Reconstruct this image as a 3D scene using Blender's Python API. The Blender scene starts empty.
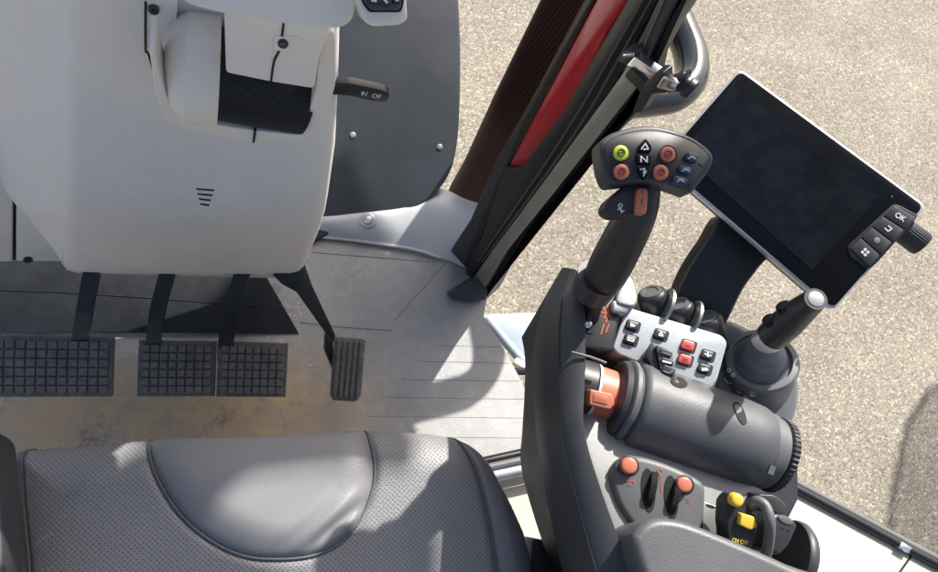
import bpy, bmesh, math, random
import numpy as np
from mathutils import Vector as V, Matrix
random.seed(7)
scene = bpy.context.scene
COL = scene.collection

# ------------------------------------------------------------------ camera
F, CX, CY, H = 690., 469., 286., 1.25
CAM = V((0, 0, H))
Zc = V((170, 300, 690)).normalized()
Xc = V((-(300*64/690 - 690)/170, 64/690, -1.)).normalized()
Yc = Zc.cross(Xc)

def ray(px, py):
    q = V((px-CX, CY-py, -F)); return V((Xc.dot(q), Yc.dot(q), Zc.dot(q)))
def PL(px, py, p0, n):
    r = ray(px, py); return CAM + r*((p0-CAM).dot(n)/r.dot(n))
def P(px, py, z): return PL(px, py, V((0, 0, z)), V((0, 0, 1)))
def PY(px, py, y): return PL(px, py, V((0, y, 0)), V((0, 1, 0)))
def depth(p):
    d = p-CAM; return -(Xc.z*d.x+Yc.z*d.y+Zc.z*d.z)
def rw(p, rpx): return rpx*depth(p)/F          # size of rpx photo pixels at p

class Pl:
    def __init__(s, p0, n): s.p, s.n = V(p0), V(n).normalized()
    def pt(s, px, py, off=0.): return PL(px, py, s.p+s.n*off, s.n)
def Zp(z): return Pl((0, 0, z), (0, 0, 1))
def Yp(y): return Pl((0, y, 0), (0, -1, 0))

cam = bpy.data.cameras.new('camera'); co = bpy.data.objects.new('camera', cam); COL.objects.link(co)
cam.sensor_width = 36; cam.lens = 36*F/938; cam.clip_start = .01; cam.clip_end = 200
M = Matrix(((Xc.x, Xc.y, Xc.z, 0), (Yc.x, Yc.y, Yc.z, 0), (Zc.x, Zc.y, Zc.z, H), (0, 0, 0, 1)))
# columns of the camera matrix are the camera axes in world space
M = Matrix(((Xc[0], Xc[1], Xc[2], 0), (Yc[0], Yc[1], Yc[2], 0), (Zc[0], Zc[1], Zc[2], H), (0, 0, 0, 1)))
co.matrix_world = M; scene.camera = co

# ------------------------------------------------------------------ materials
def N(nt, t, **k):
    n = nt.nodes.new(t)
    for a, b in k.items():
        if a in n.inputs: n.inputs[a].default_value = b
        else: setattr(n, a, b)
    return n
def mat(name, col, rough=.5, metal=0., var=.12, vs=9., bump=.15, bs=700., spec=.5, coat=0., rv=.08, dust=0.):
    m = bpy.data.materials.new(name); m.use_nodes = True; nt = m.node_tree; L = nt.links.new
    b = nt.nodes['Principled BSDF']
    b.inputs['Metallic'].default_value = metal; b.inputs['Specular IOR Level'].default_value = spec
    b.inputs['Coat Weight'].default_value = coat; b.inputs['Coat Roughness'].default_value = .08
    tc = N(nt, 'ShaderNodeTexCoord')
    nz = N(nt, 'ShaderNodeTexNoise', Scale=vs, Detail=7., Roughness=.62); L(tc.outputs['Object'], nz.inputs['Vector'])
    mr = N(nt, 'ShaderNodeMapRange'); L(nz.outputs['Fac'], mr.inputs[0])
    for i, v in enumerate((.25, .75, 1-var, 1+var)): mr.inputs[i+1].default_value = v
    mx = N(nt, 'ShaderNodeMix', data_type='RGBA', blend_type='MULTIPLY'); mx.inputs[0].default_value = 1
    mx.inputs[6].default_value = (*col, 1); L(mr.outputs[0], mx.inputs[7])
    out = mx.outputs[2]
    if dust:
        n2 = N(nt, 'ShaderNodeTexNoise', Scale=60., Detail=9., Roughness=.75); L(tc.outputs['Object'], n2.inputs['Vector'])
        r2 = N(nt, 'ShaderNodeMapRange'); L(n2.outputs['Fac'], r2.inputs[0])
        for i, v in enumerate((.45, .75, 0, dust)): r2.inputs[i+1].default_value = v
        m2 = N(nt, 'ShaderNodeMix', data_type='RGBA'); L(r2.outputs[0], m2.inputs[0]); L(out, m2.inputs[6])
        m2.inputs[7].default_value = (.26, .23, .19, 1); out = m2.outputs[2]
    L(out, b.inputs['Base Color'])
    r3 = N(nt, 'ShaderNodeMapRange'); L(nz.outputs['Fac'], r3.inputs[0])
    for i, v in enumerate((.25, .75, max(.02, rough-rv), min(1, rough+rv))): r3.inputs[i+1].default_value = v
    L(r3.outputs[0], b.inputs['Roughness'])
    if bump:
        n3 = N(nt, 'ShaderNodeTexNoise', Scale=bs, Detail=2.); L(tc.outputs['Object'], n3.inputs['Vector'])
        bp = N(nt, 'ShaderNodeBump', Strength=bump, Distance=.001); L(n3.outputs['Fac'], bp.inputs['Height']); L(bp.outputs[0], b.inputs['Normal'])
    m['b'] = 1
    return m
MT = dict(
 column=mat('column_plastic', (.76, .745, .71), .5, var=.045, bump=.3, bs=1100, rv=.12, dust=.07),
 cream=mat('cream_plastic', (.76, .725, .65), .46, var=.04, bump=.1),
 fender=mat('fender_cream', (.43, .41, .34), .5, var=.05, bump=.12),
 black=mat('black_plastic', (.018, .019, .022), .42, var=.25, dust=.025, rv=.12, bump=.1, bs=1200),
 dark=mat('dark_grey_plastic', (.034, .036, .040), .45, var=.2, dust=.035, rv=.12, bump=.1, bs=1400),
 grey=mat('mid_grey_plastic', (.10, .105, .11), .48, var=.12, bump=.1, bs=1400),
 roll=mat('soft_grey_rubber', (.078, .082, .088), .46, var=.12, bump=.22, bs=700, vs=14, dust=.03, rv=.12),
 gloss=mat('gloss_black', (.006, .007, .009), .12, var=.3, bump=0, rv=.05, spec=.22),
 screen=mat('dark_glass', (.006, .008, .013), .14, var=.4, vs=25, bump=0, rv=.12, spec=.22, dust=.035),
 bezel=mat('silver_edge', (.55, .56, .57), .35, metal=.4, bump=.05),
 silver=mat('silver_fascia', (.40, .44, .46), .4, metal=.2, var=.05, bump=.15),
 tray=mat('tray_grey', (.235, .24, .24), .42, metal=.25, var=.06, bump=.2),
 chrome=mat('bright_metal', (.75, .76, .78), .18, metal=1., bump=.05, var=.06),
 steel=mat('worn_steel', (.45, .46, .47), .35, metal=.85, bump=.2),
 orange=mat('orange_plastic', (.50, .155, .092), .42, var=.06),
 red=mat('red_key', (.50, .085, .08), .42, var=.06),
 yellow=mat('yellow_plastic', (.75, .50, .05), .4, var=.08),
 lime=mat('lime_key', (.50, .62, .04), .4, var=.05),
 blue=mat('blue_key', (.025, .045, .10), .3, var=.1),
 white=mat('white_mark', (.72, .73, .74), .5, var=.03, bump=0),
 orangemark=mat('orange_mark', (.55, .11, .05), .5, var=.05, bump=0),
 redmark=mat('dark_red_mark', (.30, .04, .03), .5, var=.05, bump=0),
 yellowmark=mat('yellow_mark', (.65, .47, .08), .5, var=.05, bump=0),
 gap=mat('dark_gap', (.008, .008, .009), .8, bump=0),
 rubber=mat('pedal_rubber', (.115, .111, .107), .75, var=.3, vs=40, bump=.5, bs=300, dust=.7),
 pedalarm=mat('pedal_arm_paint', (.014, .015, .017), .38, var=.2, bump=.15, dust=.10),
 kick=mat('kick_panel_plastic', (.018, .021, .025), .5, var=.25, vs=14, bump=.3, dust=.05, spec=.35),
 mud=mat('mudguard_plastic', (.036, .042, .050), .36, var=.15, vs=5, bump=.2),
 ledge=mat('grey_paint', (.40, .42, .44), .32, metal=.15, var=.08, bump=.15),
 redpaint=mat('red_paint', (.32, .010, .016), .22, var=.1, bump=.03, coat=.5),
 seal=mat('black_seal', (.011, .011, .012), .35, var=.2, bump=.1),
 trim=mat('olive_grey_trim', (.27, .265, .235), .36, metal=.35, var=.12, vs=20, bump=.15),
 handle=mat('handle_coat', (.028, .030, .032), .2, metal=0., var=.2, vs=16, bump=.05, coat=.4),
 step=mat('step_paint', (.30, .36, .43), .4, var=.06, bump=.1),
 lav=mat('lavender_grey_tube', (.40, .40, .46), .38, var=.06, bump=.1),
 leather=mat('smooth_leather', (.20, .203, .207), .44, var=.08, vs=6, bump=.22, bs=420),
 bolster=mat('bolster_leather', (.15, .152, .156), .5, var=.08, vs=6, bump=.22, bs=420),
 pipe=mat('seam_leather', (.10, .103, .107), .5, var=.1, bump=.3),
 wheel=mat('wheel_rubber', (.007, .007, .008), .7, spec=.25, bump=0),
 boot=mat('joystick_grey', (.15, .157, .165), .45, var=.1, bump=.08, bs=1400),
 roof=mat('roof_mask_grey', (.40, .40, .39), .8, var=.05),
)

def perf_mat(name, base, hole, spacing, rad, rough, ang=45., spec=.5, coat=0.):
    m = bpy.data.materials.new(name); m.use_nodes = True; nt = m.node_tree; L = nt.links.new
    b = nt.nodes['Principled BSDF']; b.inputs['Roughness'].default_value = rough
    b.inputs['Specular IOR Level'].default_value = spec; b.inputs['Coat Weight'].default_value = coat
    tc = N(nt, 'ShaderNodeTexCoord'); mp = N(nt, 'ShaderNodeMapping'); L(tc.outputs['UV'], mp.inputs['Vector'])
    mp.inputs['Rotation'].default_value = (0, 0, math.radians(ang))
    mp.inputs['Scale'].default_value = (1/spacing,)*3
    vo = N(nt, 'ShaderNodeTexVoronoi', voronoi_dimensions='2D', Scale=1., Randomness=0.06); L(mp.outputs[0], vo.inputs['Vector'])
    rr = N(nt, 'ShaderNodeMapRange'); L(vo.outputs['Distance'], rr.inputs[0])
    for i, v in enumerate((rad*.75, rad*1.15, 1, 0)): rr.inputs[i+1].default_value = v
    nz = N(nt, 'ShaderNodeTexNoise', Scale=7., Detail=6.); L(tc.outputs['Object'], nz.inputs['Vector'])
    mr = N(nt, 'ShaderNodeMapRange'); L(nz.outputs['Fac'], mr.inputs[0])
    for i, v in enumerate((.25, .75, .86, 1.14)): mr.inputs[i+1].default_value = v
    mu = N(nt, 'ShaderNodeMix', data_type='RGBA', blend_type='MULTIPLY'); mu.inputs[0].default_value = 1
    mu.inputs[6].default_value = (*base, 1); L(mr.outputs[0], mu.inputs[7])
    mx = N(nt, 'ShaderNodeMix', data_type='RGBA'); L(rr.outputs[0], mx.inputs[0]); L(mu.outputs[2], mx.inputs[6]); mx.inputs[7].default_value = (*hole, 1)
    L(mx.outputs[2], b.inputs['Base Color'])
    n3 = N(nt, 'ShaderNodeTexNoise', Scale=330., Detail=2.); L(tc.outputs['Object'], n3.inputs['Vector'])
    ad = N(nt, 'ShaderNodeMath', operation='MULTIPLY_ADD'); L(rr.outputs[0], ad.inputs[0]); ad.inputs[1].default_value = -1.5; L(n3.outputs['Fac'], ad.inputs[2])
    bp = N(nt, 'ShaderNodeBump', Strength=.5, Distance=.001); L(ad.outputs[0], bp.inputs['Height']); L(bp.outputs[0], b.inputs['Normal'])
    return m
MT['perfleather'] = perf_mat('perforated_leather', (.215, .217, .22), (.07, .07, .073), .0036, .20, .48)
MT['perfscreen'] = perf_mat('perforated_panel', (.005, .0045, .005), (.085, .002, .006), .0075, .24, .5, ang=12., spec=.12)

def tint_mat():
    m = bpy.data.materials.new('tinted_glass'); m.use_nodes = True; nt = m.node_tree
    t = N(nt, 'ShaderNodeBsdfTransparent'); t.inputs[0].default_value = (.74, .75, .76, 1)
    g = N(nt, 'ShaderNodeBsdfGlossy'); g.inputs['Roughness'].default_value = .03
    f = N(nt, 'ShaderNodeFresnel', IOR=1.45); mx = N(nt, 'ShaderNodeMixShader')
    nt.links.new(f.outputs[0], mx.inputs[0]); nt.links.new(t.outputs[0], mx.inputs[1]); nt.links.new(g.outputs[0], mx.inputs[2])
    nt.links.new(mx.outputs[0], nt.nodes['Material Output'].inputs[0]); return m
MT['tint'] = tint_mat()
def ground_mat():
    m = bpy.data.materials.new('chip_gravel'); m.use_nodes = True; nt = m.node_tree; L = nt.links.new
    b = nt.nodes['Principled BSDF']; b.inputs['Roughness'].default_value = .85
    tc = N(nt, 'ShaderNodeTexCoord')
    nzw = N(nt, 'ShaderNodeTexNoise', Scale=30., Detail=3.); L(tc.outputs['Object'], nzw.inputs['Vector'])
    wv = N(nt, 'ShaderNodeMix', data_type='VECTOR'); wv.inputs[0].default_value = .02; L(tc.outputs['Object'], wv.inputs[4]); L(nzw.outputs['Color'], wv.inputs[5])
    v1 = N(nt, 'ShaderNodeTexVoronoi', Scale=120.); L(wv.outputs[1], v1.inputs['Vector'])
    v2 = N(nt, 'ShaderNodeTexVoronoi', Scale=260.); L(wv.outputs[1], v2.inputs['Vector'])
    sp = N(nt, 'ShaderNodeSeparateColor'); L(v1.outputs['Color'], sp.inputs[0])
    cr = N(nt, 'ShaderNodeValToRGB'); L(sp.outputs[0], cr.inputs[0])
    e = cr.color_ramp.elements; e[0].position = 0; e[0].color = (.14, .12, .09, 1); e[1].position = 1; e[1].color = (.44, .40, .325, 1)
    for p, c in ((.3, (.215, .19, .148, 1)), (.75, (.262, .235, .185, 1)), (.9, (.335, .303, .243, 1))):
        k = e.new(p); k.color = c
    sp2 = N(nt, 'ShaderNodeSeparateColor'); L(v2.outputs['Color'], sp2.inputs[0])
    m1 = N(nt, 'ShaderNodeMapRange'); L(sp2.outputs[1], m1.inputs[0])
    for i, v in enumerate((0, 1, .75, 1.22)): m1.inputs[i+1].default_value = v
    mu = N(nt, 'ShaderNodeMix', data_type='RGBA', blend_type='MULTIPLY'); mu.inputs[0].default_value = 1; L(cr.outputs[0], mu.inputs[6]); L(m1.outputs[0], mu.inputs[7])
    big = N(nt, 'ShaderNodeTexNoise', Scale=1.7, Detail=6.); L(tc.outputs['Object'], big.inputs['Vector'])
    m2 = N(nt, 'ShaderNodeMapRange'); L(big.outputs['Fac'], m2.inputs[0])
    for i, v in enumerate((.3, .7, .80, 1.12)): m2.inputs[i+1].default_value = v
    mu2 = N(nt, 'ShaderNodeMix', data_type='RGBA', blend_type='MULTIPLY'); mu2.inputs[0].default_value = 1; L(mu.outputs[2], mu2.inputs[6]); L(m2.outputs[0], mu2.inputs[7])
    st = N(nt, 'ShaderNodeTexNoise', Scale=4.5, Detail=9., Roughness=.7); L(tc.outputs['Object'], st.inputs['Vector'])
    m3 = N(nt, 'ShaderNodeMapRange'); L(st.outputs['Fac'], m3.inputs[0])
    for i, v in enumerate((.52, .68, 0, .45)): m3.inputs[i+1].default_value = v
    v3 = N(nt, 'ShaderNodeTexVoronoi', Scale=46.); L(tc.outputs['Object'], v3.inputs['Vector'])
    s3 = N(nt, 'ShaderNodeSeparateColor'); L(v3.outputs['Color'], s3.inputs[0])
    g3 = N(nt, 'ShaderNodeMath', operation='GREATER_THAN'); L(s3.outputs[0], g3.inputs[0]); g3.inputs[1].default_value = .93
    l3 = N(nt, 'ShaderNodeMath', operation='LESS_THAN'); L(v3.outputs['Distance'], l3.inputs[0]); l3.inputs[1].default_value = .3
    k3 = N(nt, 'ShaderNodeMath', operation='MULTIPLY'); L(g3.outputs[0], k3.inputs[0]); L(l3.outputs[0], k3.inputs[1])
    mx3 = N(nt, 'ShaderNodeMath', operation='MAXIMUM'); L(m3.outputs[0], mx3.inputs[0]); L(k3.outputs[0], mx3.inputs[1])
    k4 = N(nt, 'ShaderNodeMath', operation='MULTIPLY'); L(mx3.outputs[0], k4.inputs[0]); k4.inputs[1].default_value = .6
    mu4 = N(nt, 'ShaderNodeMix', data_type='RGBA', blend_type='MULTIPLY'); L(k4.outputs[0], mu4.inputs[0]); L(mu2.outputs[2], mu4.inputs[6]); mu4.inputs[7].default_value = (.55, .53, .51, 1)
    L(mu4.outputs[2], b.inputs['Base Color'])
    ad = N(nt, 'ShaderNodeMath', operation='MULTIPLY_ADD'); L(v1.outputs['Distance'], ad.inputs[0]); ad.inputs[1].default_value = -1.; L(sp.outputs[1], ad.inputs[2])
    bp = N(nt, 'ShaderNodeBump', Strength=.4, Distance=.006); L(ad.outputs[0], bp.inputs['Height']); L(bp.outputs[0], b.inputs['Normal'])
    return m
MT['ground'] = ground_mat()

def floor_mat():
    m = bpy.data.materials.new('dusty_floor_rubber'); m.use_nodes = True; nt = m.node_tree; L = nt.links.new
    b = nt.nodes['Principled BSDF']
    tc = N(nt, 'ShaderNodeTexCoord')
    def noise(s, d=8., r=.65):
        n = N(nt, 'ShaderNodeTexNoise', Scale=s, Detail=d, Roughness=r); L(tc.outputs['Object'], n.inputs['Vector']); return n.outputs['Fac']
    def mr(x, a, b_, c, d):
        n = N(nt, 'ShaderNodeMapRange'); L(x, n.inputs[0])
        for i, v in enumerate((a, b_, c, d)): n.inputs[i+1].default_value = v
        return n.outputs[0]
    def mth(op, a, b_):
        n = N(nt, 'ShaderNodeMath', operation=op)
        for i, x in enumerate((a, b_)):
            if isinstance(x, (int, float)): n.inputs[i].default_value = x
            else: L(x, n.inputs[i])
        return n.outputs[0]
    def mix(f, a, b_):
        n = N(nt, 'ShaderNodeMix', data_type='RGBA'); L(f, n.inputs[0])
        for i, x in ((6, a), (7, b_)):
            if isinstance(x, tuple): n.inputs[i].default_value = (*x, 1)
            else: L(x, n.inputs[i])
        return n.outputs[2]
    sx = N(nt, 'ShaderNodeSeparateXYZ'); L(tc.outputs['Object'], sx.inputs[0]); X, Y = sx.outputs[0], sx.outputs[1]
    base = mix(mr(noise(6), .3, .7, 0, 1), (.20, .205, .205), (.30, .305, .30))
    # grey scuffed film, paler blotches
    base = mix(mr(noise(22, 10, .75), .5, .72, 0, .5), base, (.40, .40, .39))
    # sandy dirt tracked in round the pedals, thinning out to the right
    m1 = mr(X, -.02, .20, 1, 0)
    m2 = mr(Y, .12, .20, .75, 1); m3 = mr(Y, .44, .31, 0, 1)
    d = mth('MULTIPLY', mth('MULTIPLY', m1, m2), m3)
    d = mth('MULTIPLY', d, mr(noise(11, 12, .75), .30, .55, .1, 1.))
    base = mix(d, base, (.52, .375, .215))
    # dark worn patches in the dirt
    base = mix(mth('MULTIPLY', mr(noise(13, 10, .7), .54, .68, 0, .6), mr(X, -.05, .1, 1, .0)), base, (.07, .072, .075))
    # crumbs
    v = N(nt, 'ShaderNodeTexVoronoi', Scale=260.); L(tc.outputs['Object'], v.inputs['Vector'])
    sv = N(nt, 'ShaderNodeSeparateColor'); L(v.outputs['Color'], sv.inputs[0])
    crumbs = mth('MULTIPLY', mth('GREATER_THAN', sv.outputs[0], .9), mth('MULTIPLY', mr(noise(8), .45, .6, 0, 1), mr(X, -.1, .2, 1, .12)))
    base = mix(crumbs, base, (.50, .44, .36))
    L(base, b.inputs['Base Color']); b.inputs['Roughness'].default_value = .62
    bp = N(nt, 'ShaderNodeBump', Strength=.35, Distance=.002); L(mth('ADD', noise(160, 6), crumbs), bp.inputs['Height']); L(bp.outputs[0], b.inputs['Normal'])
    return m
MT['floor'] = floor_mat()

# ------------------------------------------------------------------ objects
BASE = {}
def tag(o, label, cat, group=None, kind=None):
    if label: o['label'] = label
    if cat: o['category'] = cat
    if group: o['group'] = group
    if kind: o['kind'] = kind
    return o
def thing(name, label, cat, base, group=None):
    o = bpy.data.objects.new(name, None); COL.objects.link(o); o.location = base; o.empty_display_size = .05
    BASE[o.name] = V(base); return tag(o, label, cat, group)
def put(name, pieces, parent=None, label=None, angle=38., uvplane=None):
    """pieces: list of (bmesh, material) joined into ONE mesh object"""
    if isinstance(pieces, tuple): pieces = [pieces]
    mats = []; bm0 = bmesh.new(); me = bpy.data.meshes.new(name)
    for bm, mt in pieces:
        mt = MT[mt] if isinstance(mt, str) else mt
        if mt not in mats: mats.append(mt)
        i = mats.index(mt)
        bmesh.ops.recalc_face_normals(bm, faces=bm.faces[:])
        for f in bm.faces: f.material_index = i; f.smooth = True
        t = bpy.data.meshes.new('t'); bm.to_mesh(t); bm0.from_mesh(t); bpy.data.meshes.remove(t); bm.free()
    base = BASE[parent.name] if parent else V((0, 0, 0))
    if uvplane:
        uv = bm0.loops.layers.uv.new('UVMap'); a, b = V(uvplane[0]), V(uvplane[1])
        for f in bm0.faces:
            for l in f.loops: l[uv].uv = (l.vert.co.dot(a), l.vert.co.dot(b))
    bmesh.ops.translate(bm0, vec=-base, verts=bm0.verts[:])
    bm0.to_mesh(me); bm0.free()
    for m in mats: me.materials.append(m)
    try: me.set_sharp_from_angle(angle=math.radians(angle))
    except Exception: pass
    o = bpy.data.objects.new(name, me); COL.objects.link(o)
    if parent: o.parent = parent
    BASE[o.name] = base
    if label: o['label'] = label
    return o

# ------------------------------------------------------------------ shapes
def fillet(pts, r, n=4):
    out = []; k = len(pts)
    for i in range(k):
        a, b, c = V(pts[i-1]), V(pts[i]), V(pts[(i+1) % k])
        u, w = a-b, c-b
        d = min(r, u.length*.45, w.length*.45)
        p, q = b+u.normalized()*d, b+w.normalized()*d
        for j in range(n+1):
            t = j/n; out.append(tuple(p*(1-t)**2 + b*2*t*(1-t) + q*t*t))
    return out
def spl(pts, n=5, closed=True):
    k = len(pts); out = []; pts = [V(p) for p in pts]
    for i in range(k if closed else k-1):
        g = (lambda j: pts[j % k]) if closed else (lambda j: pts[max(0, min(k-1, j))])
        p0, p1, p2, p3 = g(i-1), g(i), g(i+1), g(i+2)
        for j in range(n):
            t = j/n
            out.append(.5*((2*p1)+(p2-p0)*t+(2*p0-5*p1+4*p2-p3)*t*t+(3*p1-p0-3*p2+p3)*t**3))
    if not closed: out.append(pts[-1])
    return out
def prism(top, bot, bev=0., seg=2):
    bm = bmesh.new(); n = len(top)
    a = [bm.verts.new(p) for p in top]; b = [bm.verts.new(p) for p in bot]
    ft = bm.faces.new(a); bm.faces.new(b[::-1])
    for i in range(n): bm.faces.new((a[i], b[i], b[(i+1) % n], a[(i+1) % n]))
    bmesh.ops.recalc_face_normals(bm, faces=bm.faces[:])
    if bev:
        bmesh.ops.bevel(bm, geom=list(ft.edges), offset=bev, segments=seg, affect='EDGES', clamp_overlap=True, profile=.5)
    return bm
def plate(px, pl, t, off=0., bev=0., seg=2):
    """prism whose upper face is the outline px on the plane pl (raised by off), t thick below it"""
    top = [pl.pt(x, y, off) for x, y in px]
    return prism(top, [p-pl.n*t for p in top], bev, seg)
def loft(rings, cap=True):
    bm = bmesh.new(); R = [[bm.verts.new(p) for p in r] for r in rings]; n = len(R[0])
    for i in range(len(R)-1):
        for j in range(n): bm.faces.new((R[i][j], R[i][(j+1) % n], R[i+1][(j+1) % n], R[i+1][j]))
    if cap:
        bm.faces.new(R[0][::-1]); bm.faces.new(R[-1])
    return bm
def sheet(rows):
    bm = bmesh.new(); R = [[bm.verts.new(p) for p in r] for r in rows]
    for i in range(len(R)-1):
        for j in range(len(R[0])-1): bm.faces.new((R[i][j], R[i][j+1], R[i+1][j+1], R[i+1][j]))
    return bm
def frame(d):
    d = d.normalized(); a = V((0, 0, 1)) if abs(d.z) < .9 else V((1, 0, 0))
    u = d.cross(a).normalized(); return u, d.cross(u).normalized()
def tube(pts, r, n=12, sm=5, cap=True):
    if not isinstance(r, (list, tuple)): r = [r]*len(pts)
    q = spl([(*p, rr) for p, rr in zip(pts, r)], sm, False) if sm > 1 else [V((*p, rr)) for p, rr in zip(pts, r)]
    rings = []; u = None
    for i, p in enumerate(q):
        c = V(p[:3]); d = V(q[min(i+1, len(q)-1)][:3])-V(q[max(i-1, 0)][:3]); d.normalize()
        if u is None: u, w = frame(d)
        u = (u-d*u.dot(d)).normalized(); w = d.cross(u)
        rings.append([c+(u*math.cos(a)+w*math.sin(a))*p[3] for a in [2*math.pi*k/n for k in range(n)]])
    return loft(rings, cap)
def revolve(c, ax, prof, n=28, ribs=0, ribd=0., u0=None, ell=1.):
    """prof: (t along the axis, radius)"""
    ax = V(ax).normalized(); u, w = frame(ax)
    if u0 is not None: u = (V(u0)-ax*V(u0).dot(ax)).normalized(); w = ax.cross(u)
    if ribs: n = ribs*4
    rings = []
    for t, r in prof:
        ring = []
        for k in range(n):
            a = 2*math.pi*k/n; rr = r*(1-ribd*(k % 4 < 2)) if ribs else r
            ring.append(c+ax*t+(u*math.cos(a)+w*ell*math.sin(a))*max(rr, 1e-5))
        rings.append(ring)
    return loft(rings)
def disc(px, py, rpx, pl, t, off, dome=.3):
    c = pl.pt(px, py, off); r = rw(c, rpx)
    return revolve(c-pl.n*t, pl.n, [(0, r), (t-r*dome*.5, r), (t-r*dome*.2, r*.93), (t, r*.75), (t+r*.04, r*.35), (t+r*.05, 0)], 24)
def stroke(px, wpx, pl, off=.0004, t=.0006):
    """flat printed mark: a ribbon along the px polyline"""
    bm = bmesh.new()
    for (x0, y0), (x1, y1) in zip(px[:-1], px[1:]):
        d = V((x1-x0, y1-y0)); 
        if d.length < 1e-6: continue
        d.normalize(); nn = V((-d.y, d.x))*wpx/2; e = d*wpx*.3
        q = [(x0-e.x+nn.x, y0-e.y+nn.y), (x1+e.x+nn.x, y1+e.y+nn.y), (x1+e.x-nn.x, y1+e.y-nn.y), (x0-e.x-nn.x, y0-e.y-nn.y)]
        tp = [pl.pt(a, b, off) for a, b in q]; bt = [p-pl.n*t for p in tp]
        a = [bm.verts.new(p) for p in tp]; b = [bm.verts.new(p) for p in bt]
        bm.faces.new(a); bm.faces.new(b[::-1])
        for i in range(4): bm.faces.new((a[i], b[i], b[(i+1) % 4], a[(i+1) % 4]))
    return bm
def text(s, px, py, dx, dy, hpx, pl, off=.0005, sx=1.):
    cu = bpy.data.curves.new('t', 'FONT'); cu.body = s; cu.align_x = 'CENTER'; cu.align_y = 'CENTER'; cu.size = 1; cu.extrude = .0; cu.offset = .02
    o = bpy.data.objects.new('t', cu); COL.objects.link(o); bpy.context.view_layer.update()
    me = bpy.data.meshes.new_from_object(o.evaluated_get(bpy.context.evaluated_depsgraph_get()))
    bm = bmesh.new(); bm.from_mesh(me); bpy.data.objects.remove(o); bpy.data.curves.remove(cu); bpy.data.meshes.remove(me)
    c = pl.pt(px, py, off); ex = (pl.pt(px+dx, py+dy, off)-c).normalized(); ey = pl.n.cross(ex)
    k = rw(c, hpx)/.7
    for v in bm.verts: v.co = c+ex*v.co.x*k*sx+ey*v.co.y*k
    return bm
def rect(cx, cy, w, h, ang):
    a = math.radians(ang); ux, uy = math.cos(a), math.sin(a)
    return [(cx+ux*i*w/2-uy*j*h/2, cy+uy*i*w/2+ux*j*h/2) for i, j in ((-1, -1), (1, -1), (1, 1), (-1, 1))]
def ell(cx, cy, a, b, ang, n=24):
    t = math.radians(ang)
    return [(cx+a*math.cos(k)*math.cos(t)-b*math.sin(k)*math.sin(t), cy+a*math.cos(k)*math.sin(t)+b*math.sin(k)*math.cos(t)) for k in [2*math.pi*i/n for i in range(n)]]

# ================================================================== SETTING
GZ = -1.45
bm = bmesh.new(); bmesh.ops.create_grid(bm, x_segments=1, y_segments=1, size=60); bmesh.ops.translate(bm, vec=(0, 0, GZ), verts=bm.verts[:])
put('ground', (bm, 'ground'))['kind'] = 'structure'
fl = [(-140, 232), (318, 236), (385, 243), (440, 256), (470, 262), (490, 285), (484, 316), (500, 341), (520, 377), (535, 410), (556, 470), (590, 545), (700, 760), (-140, 760)]
bm = prism([P(x, y, 0) for x, y in fl], [P(x, y, 0)-V((0, 0, .04)) for x, y in fl], .003)
pcs = [(bm, 'floor')]
for q in (((446, 262), (395, 319)), ((312, 252), (360, 256), (436, 262)), ((300, 322), (345, 327), (392, 330))):
    pcs.append((tube([P(x, y, .0) for x, y in q], .0014, 6, 3), 'floor'))
for y0 in (346, 362, 380, 398, 417, 437): pcs.append((tube([P(432-(y0-346)*.9, y0-1, -.0004), P(500+(y0-346)*.55, y0+1, -.0004)], .0011, 6, 2), 'floor'))
put('floor', pcs)['kind'] = 'structure'

# ================================================================== STEERING COLUMN
col = thing('steering_column', 'pale grey steering column shroud with a black ribbed tilt grip near its top', 'steering column', (-.1, .5, 0))
def crow(py, pyr, xl, xr, yf, lx, back):
    g = lambda x: py+(pyr-py)*(x-xl)/(xr-xl)
    lb = PY(lx, g(lx), yf+.17*(xl-lx)/110.)
    pts = [lb+V((0, back, 0)), lb]
    lx2 = xl-6
    pts += [PY(xl-5, g(xl), yf+.009), PY(xl+1, g(xl), yf+.0015), PY(xl+10, g(xl), yf-.001)]
    for k in range(1, 6):
        x = xl+10+(xr-20-xl)*k/6; pts.append(PY(x, g(x), yf-.006*math.sin(math.pi*k/6)-.001))
    pts += [PY(xr-10, g(xr), yf-.001), PY(xr-3, g(xr), yf+.004), PY(xr, g(xr), yf+.016)]
    e = pts[-1]; pts.append(V((e.x, e.y+.09, e.z))); pts.append(V((e.x-.02, e.y+back, e.z)))
    return pts
rows = [crow(-110, -110, 72, 343, .400, -60, .12), crow(0, 0, 71, 340, .403, -60, .12), crow(80, 80, 71, 338, .407, -60, .12), crow(140, 142, 71, 335, .410, -60, .12),
        crow(190, 193, 70, 328, .414, 4, .12), crow(206, 210, 69, 325, .416, 16, .12), crow(214, 219, 69, 322, .418, 24, .12), crow(222, 227, 68, 320, .4245, 31, .12), crow(245, 249, 67, 311, .438, 50, .12),
        crow(262, 268, 66, 303, .448, 62, .12), crow(270, 275, 72, 299, .455, 70, .12), crow(273, 278.5, 82, 292, .464, 80, .1), crow(273, 278, 88, 288, .48, 86, .08)]
bm = loft(rows); from mathutils.bvhtree import BVHTree
bvh = BVHTree.FromBMesh(bm)
def onto(px, py, off=0.):
    d = ray(px, py).normalized(); h = bvh.ray_cast(CAM, d); return h[0]-d*off
put('column_shroud', (bm, 'column'), col, angle=70)
gp = [PY(x, y, .405+.17*(70-x)/110.-.001) for x, y in ((27, -12), (19, 5), (10, 25), (4, 45), (1, 66), (-2, 90))]
put('shroud_seam', (tube(gp, .0022, 8), 'grey'), col)
sp = Yp(.52)
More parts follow.
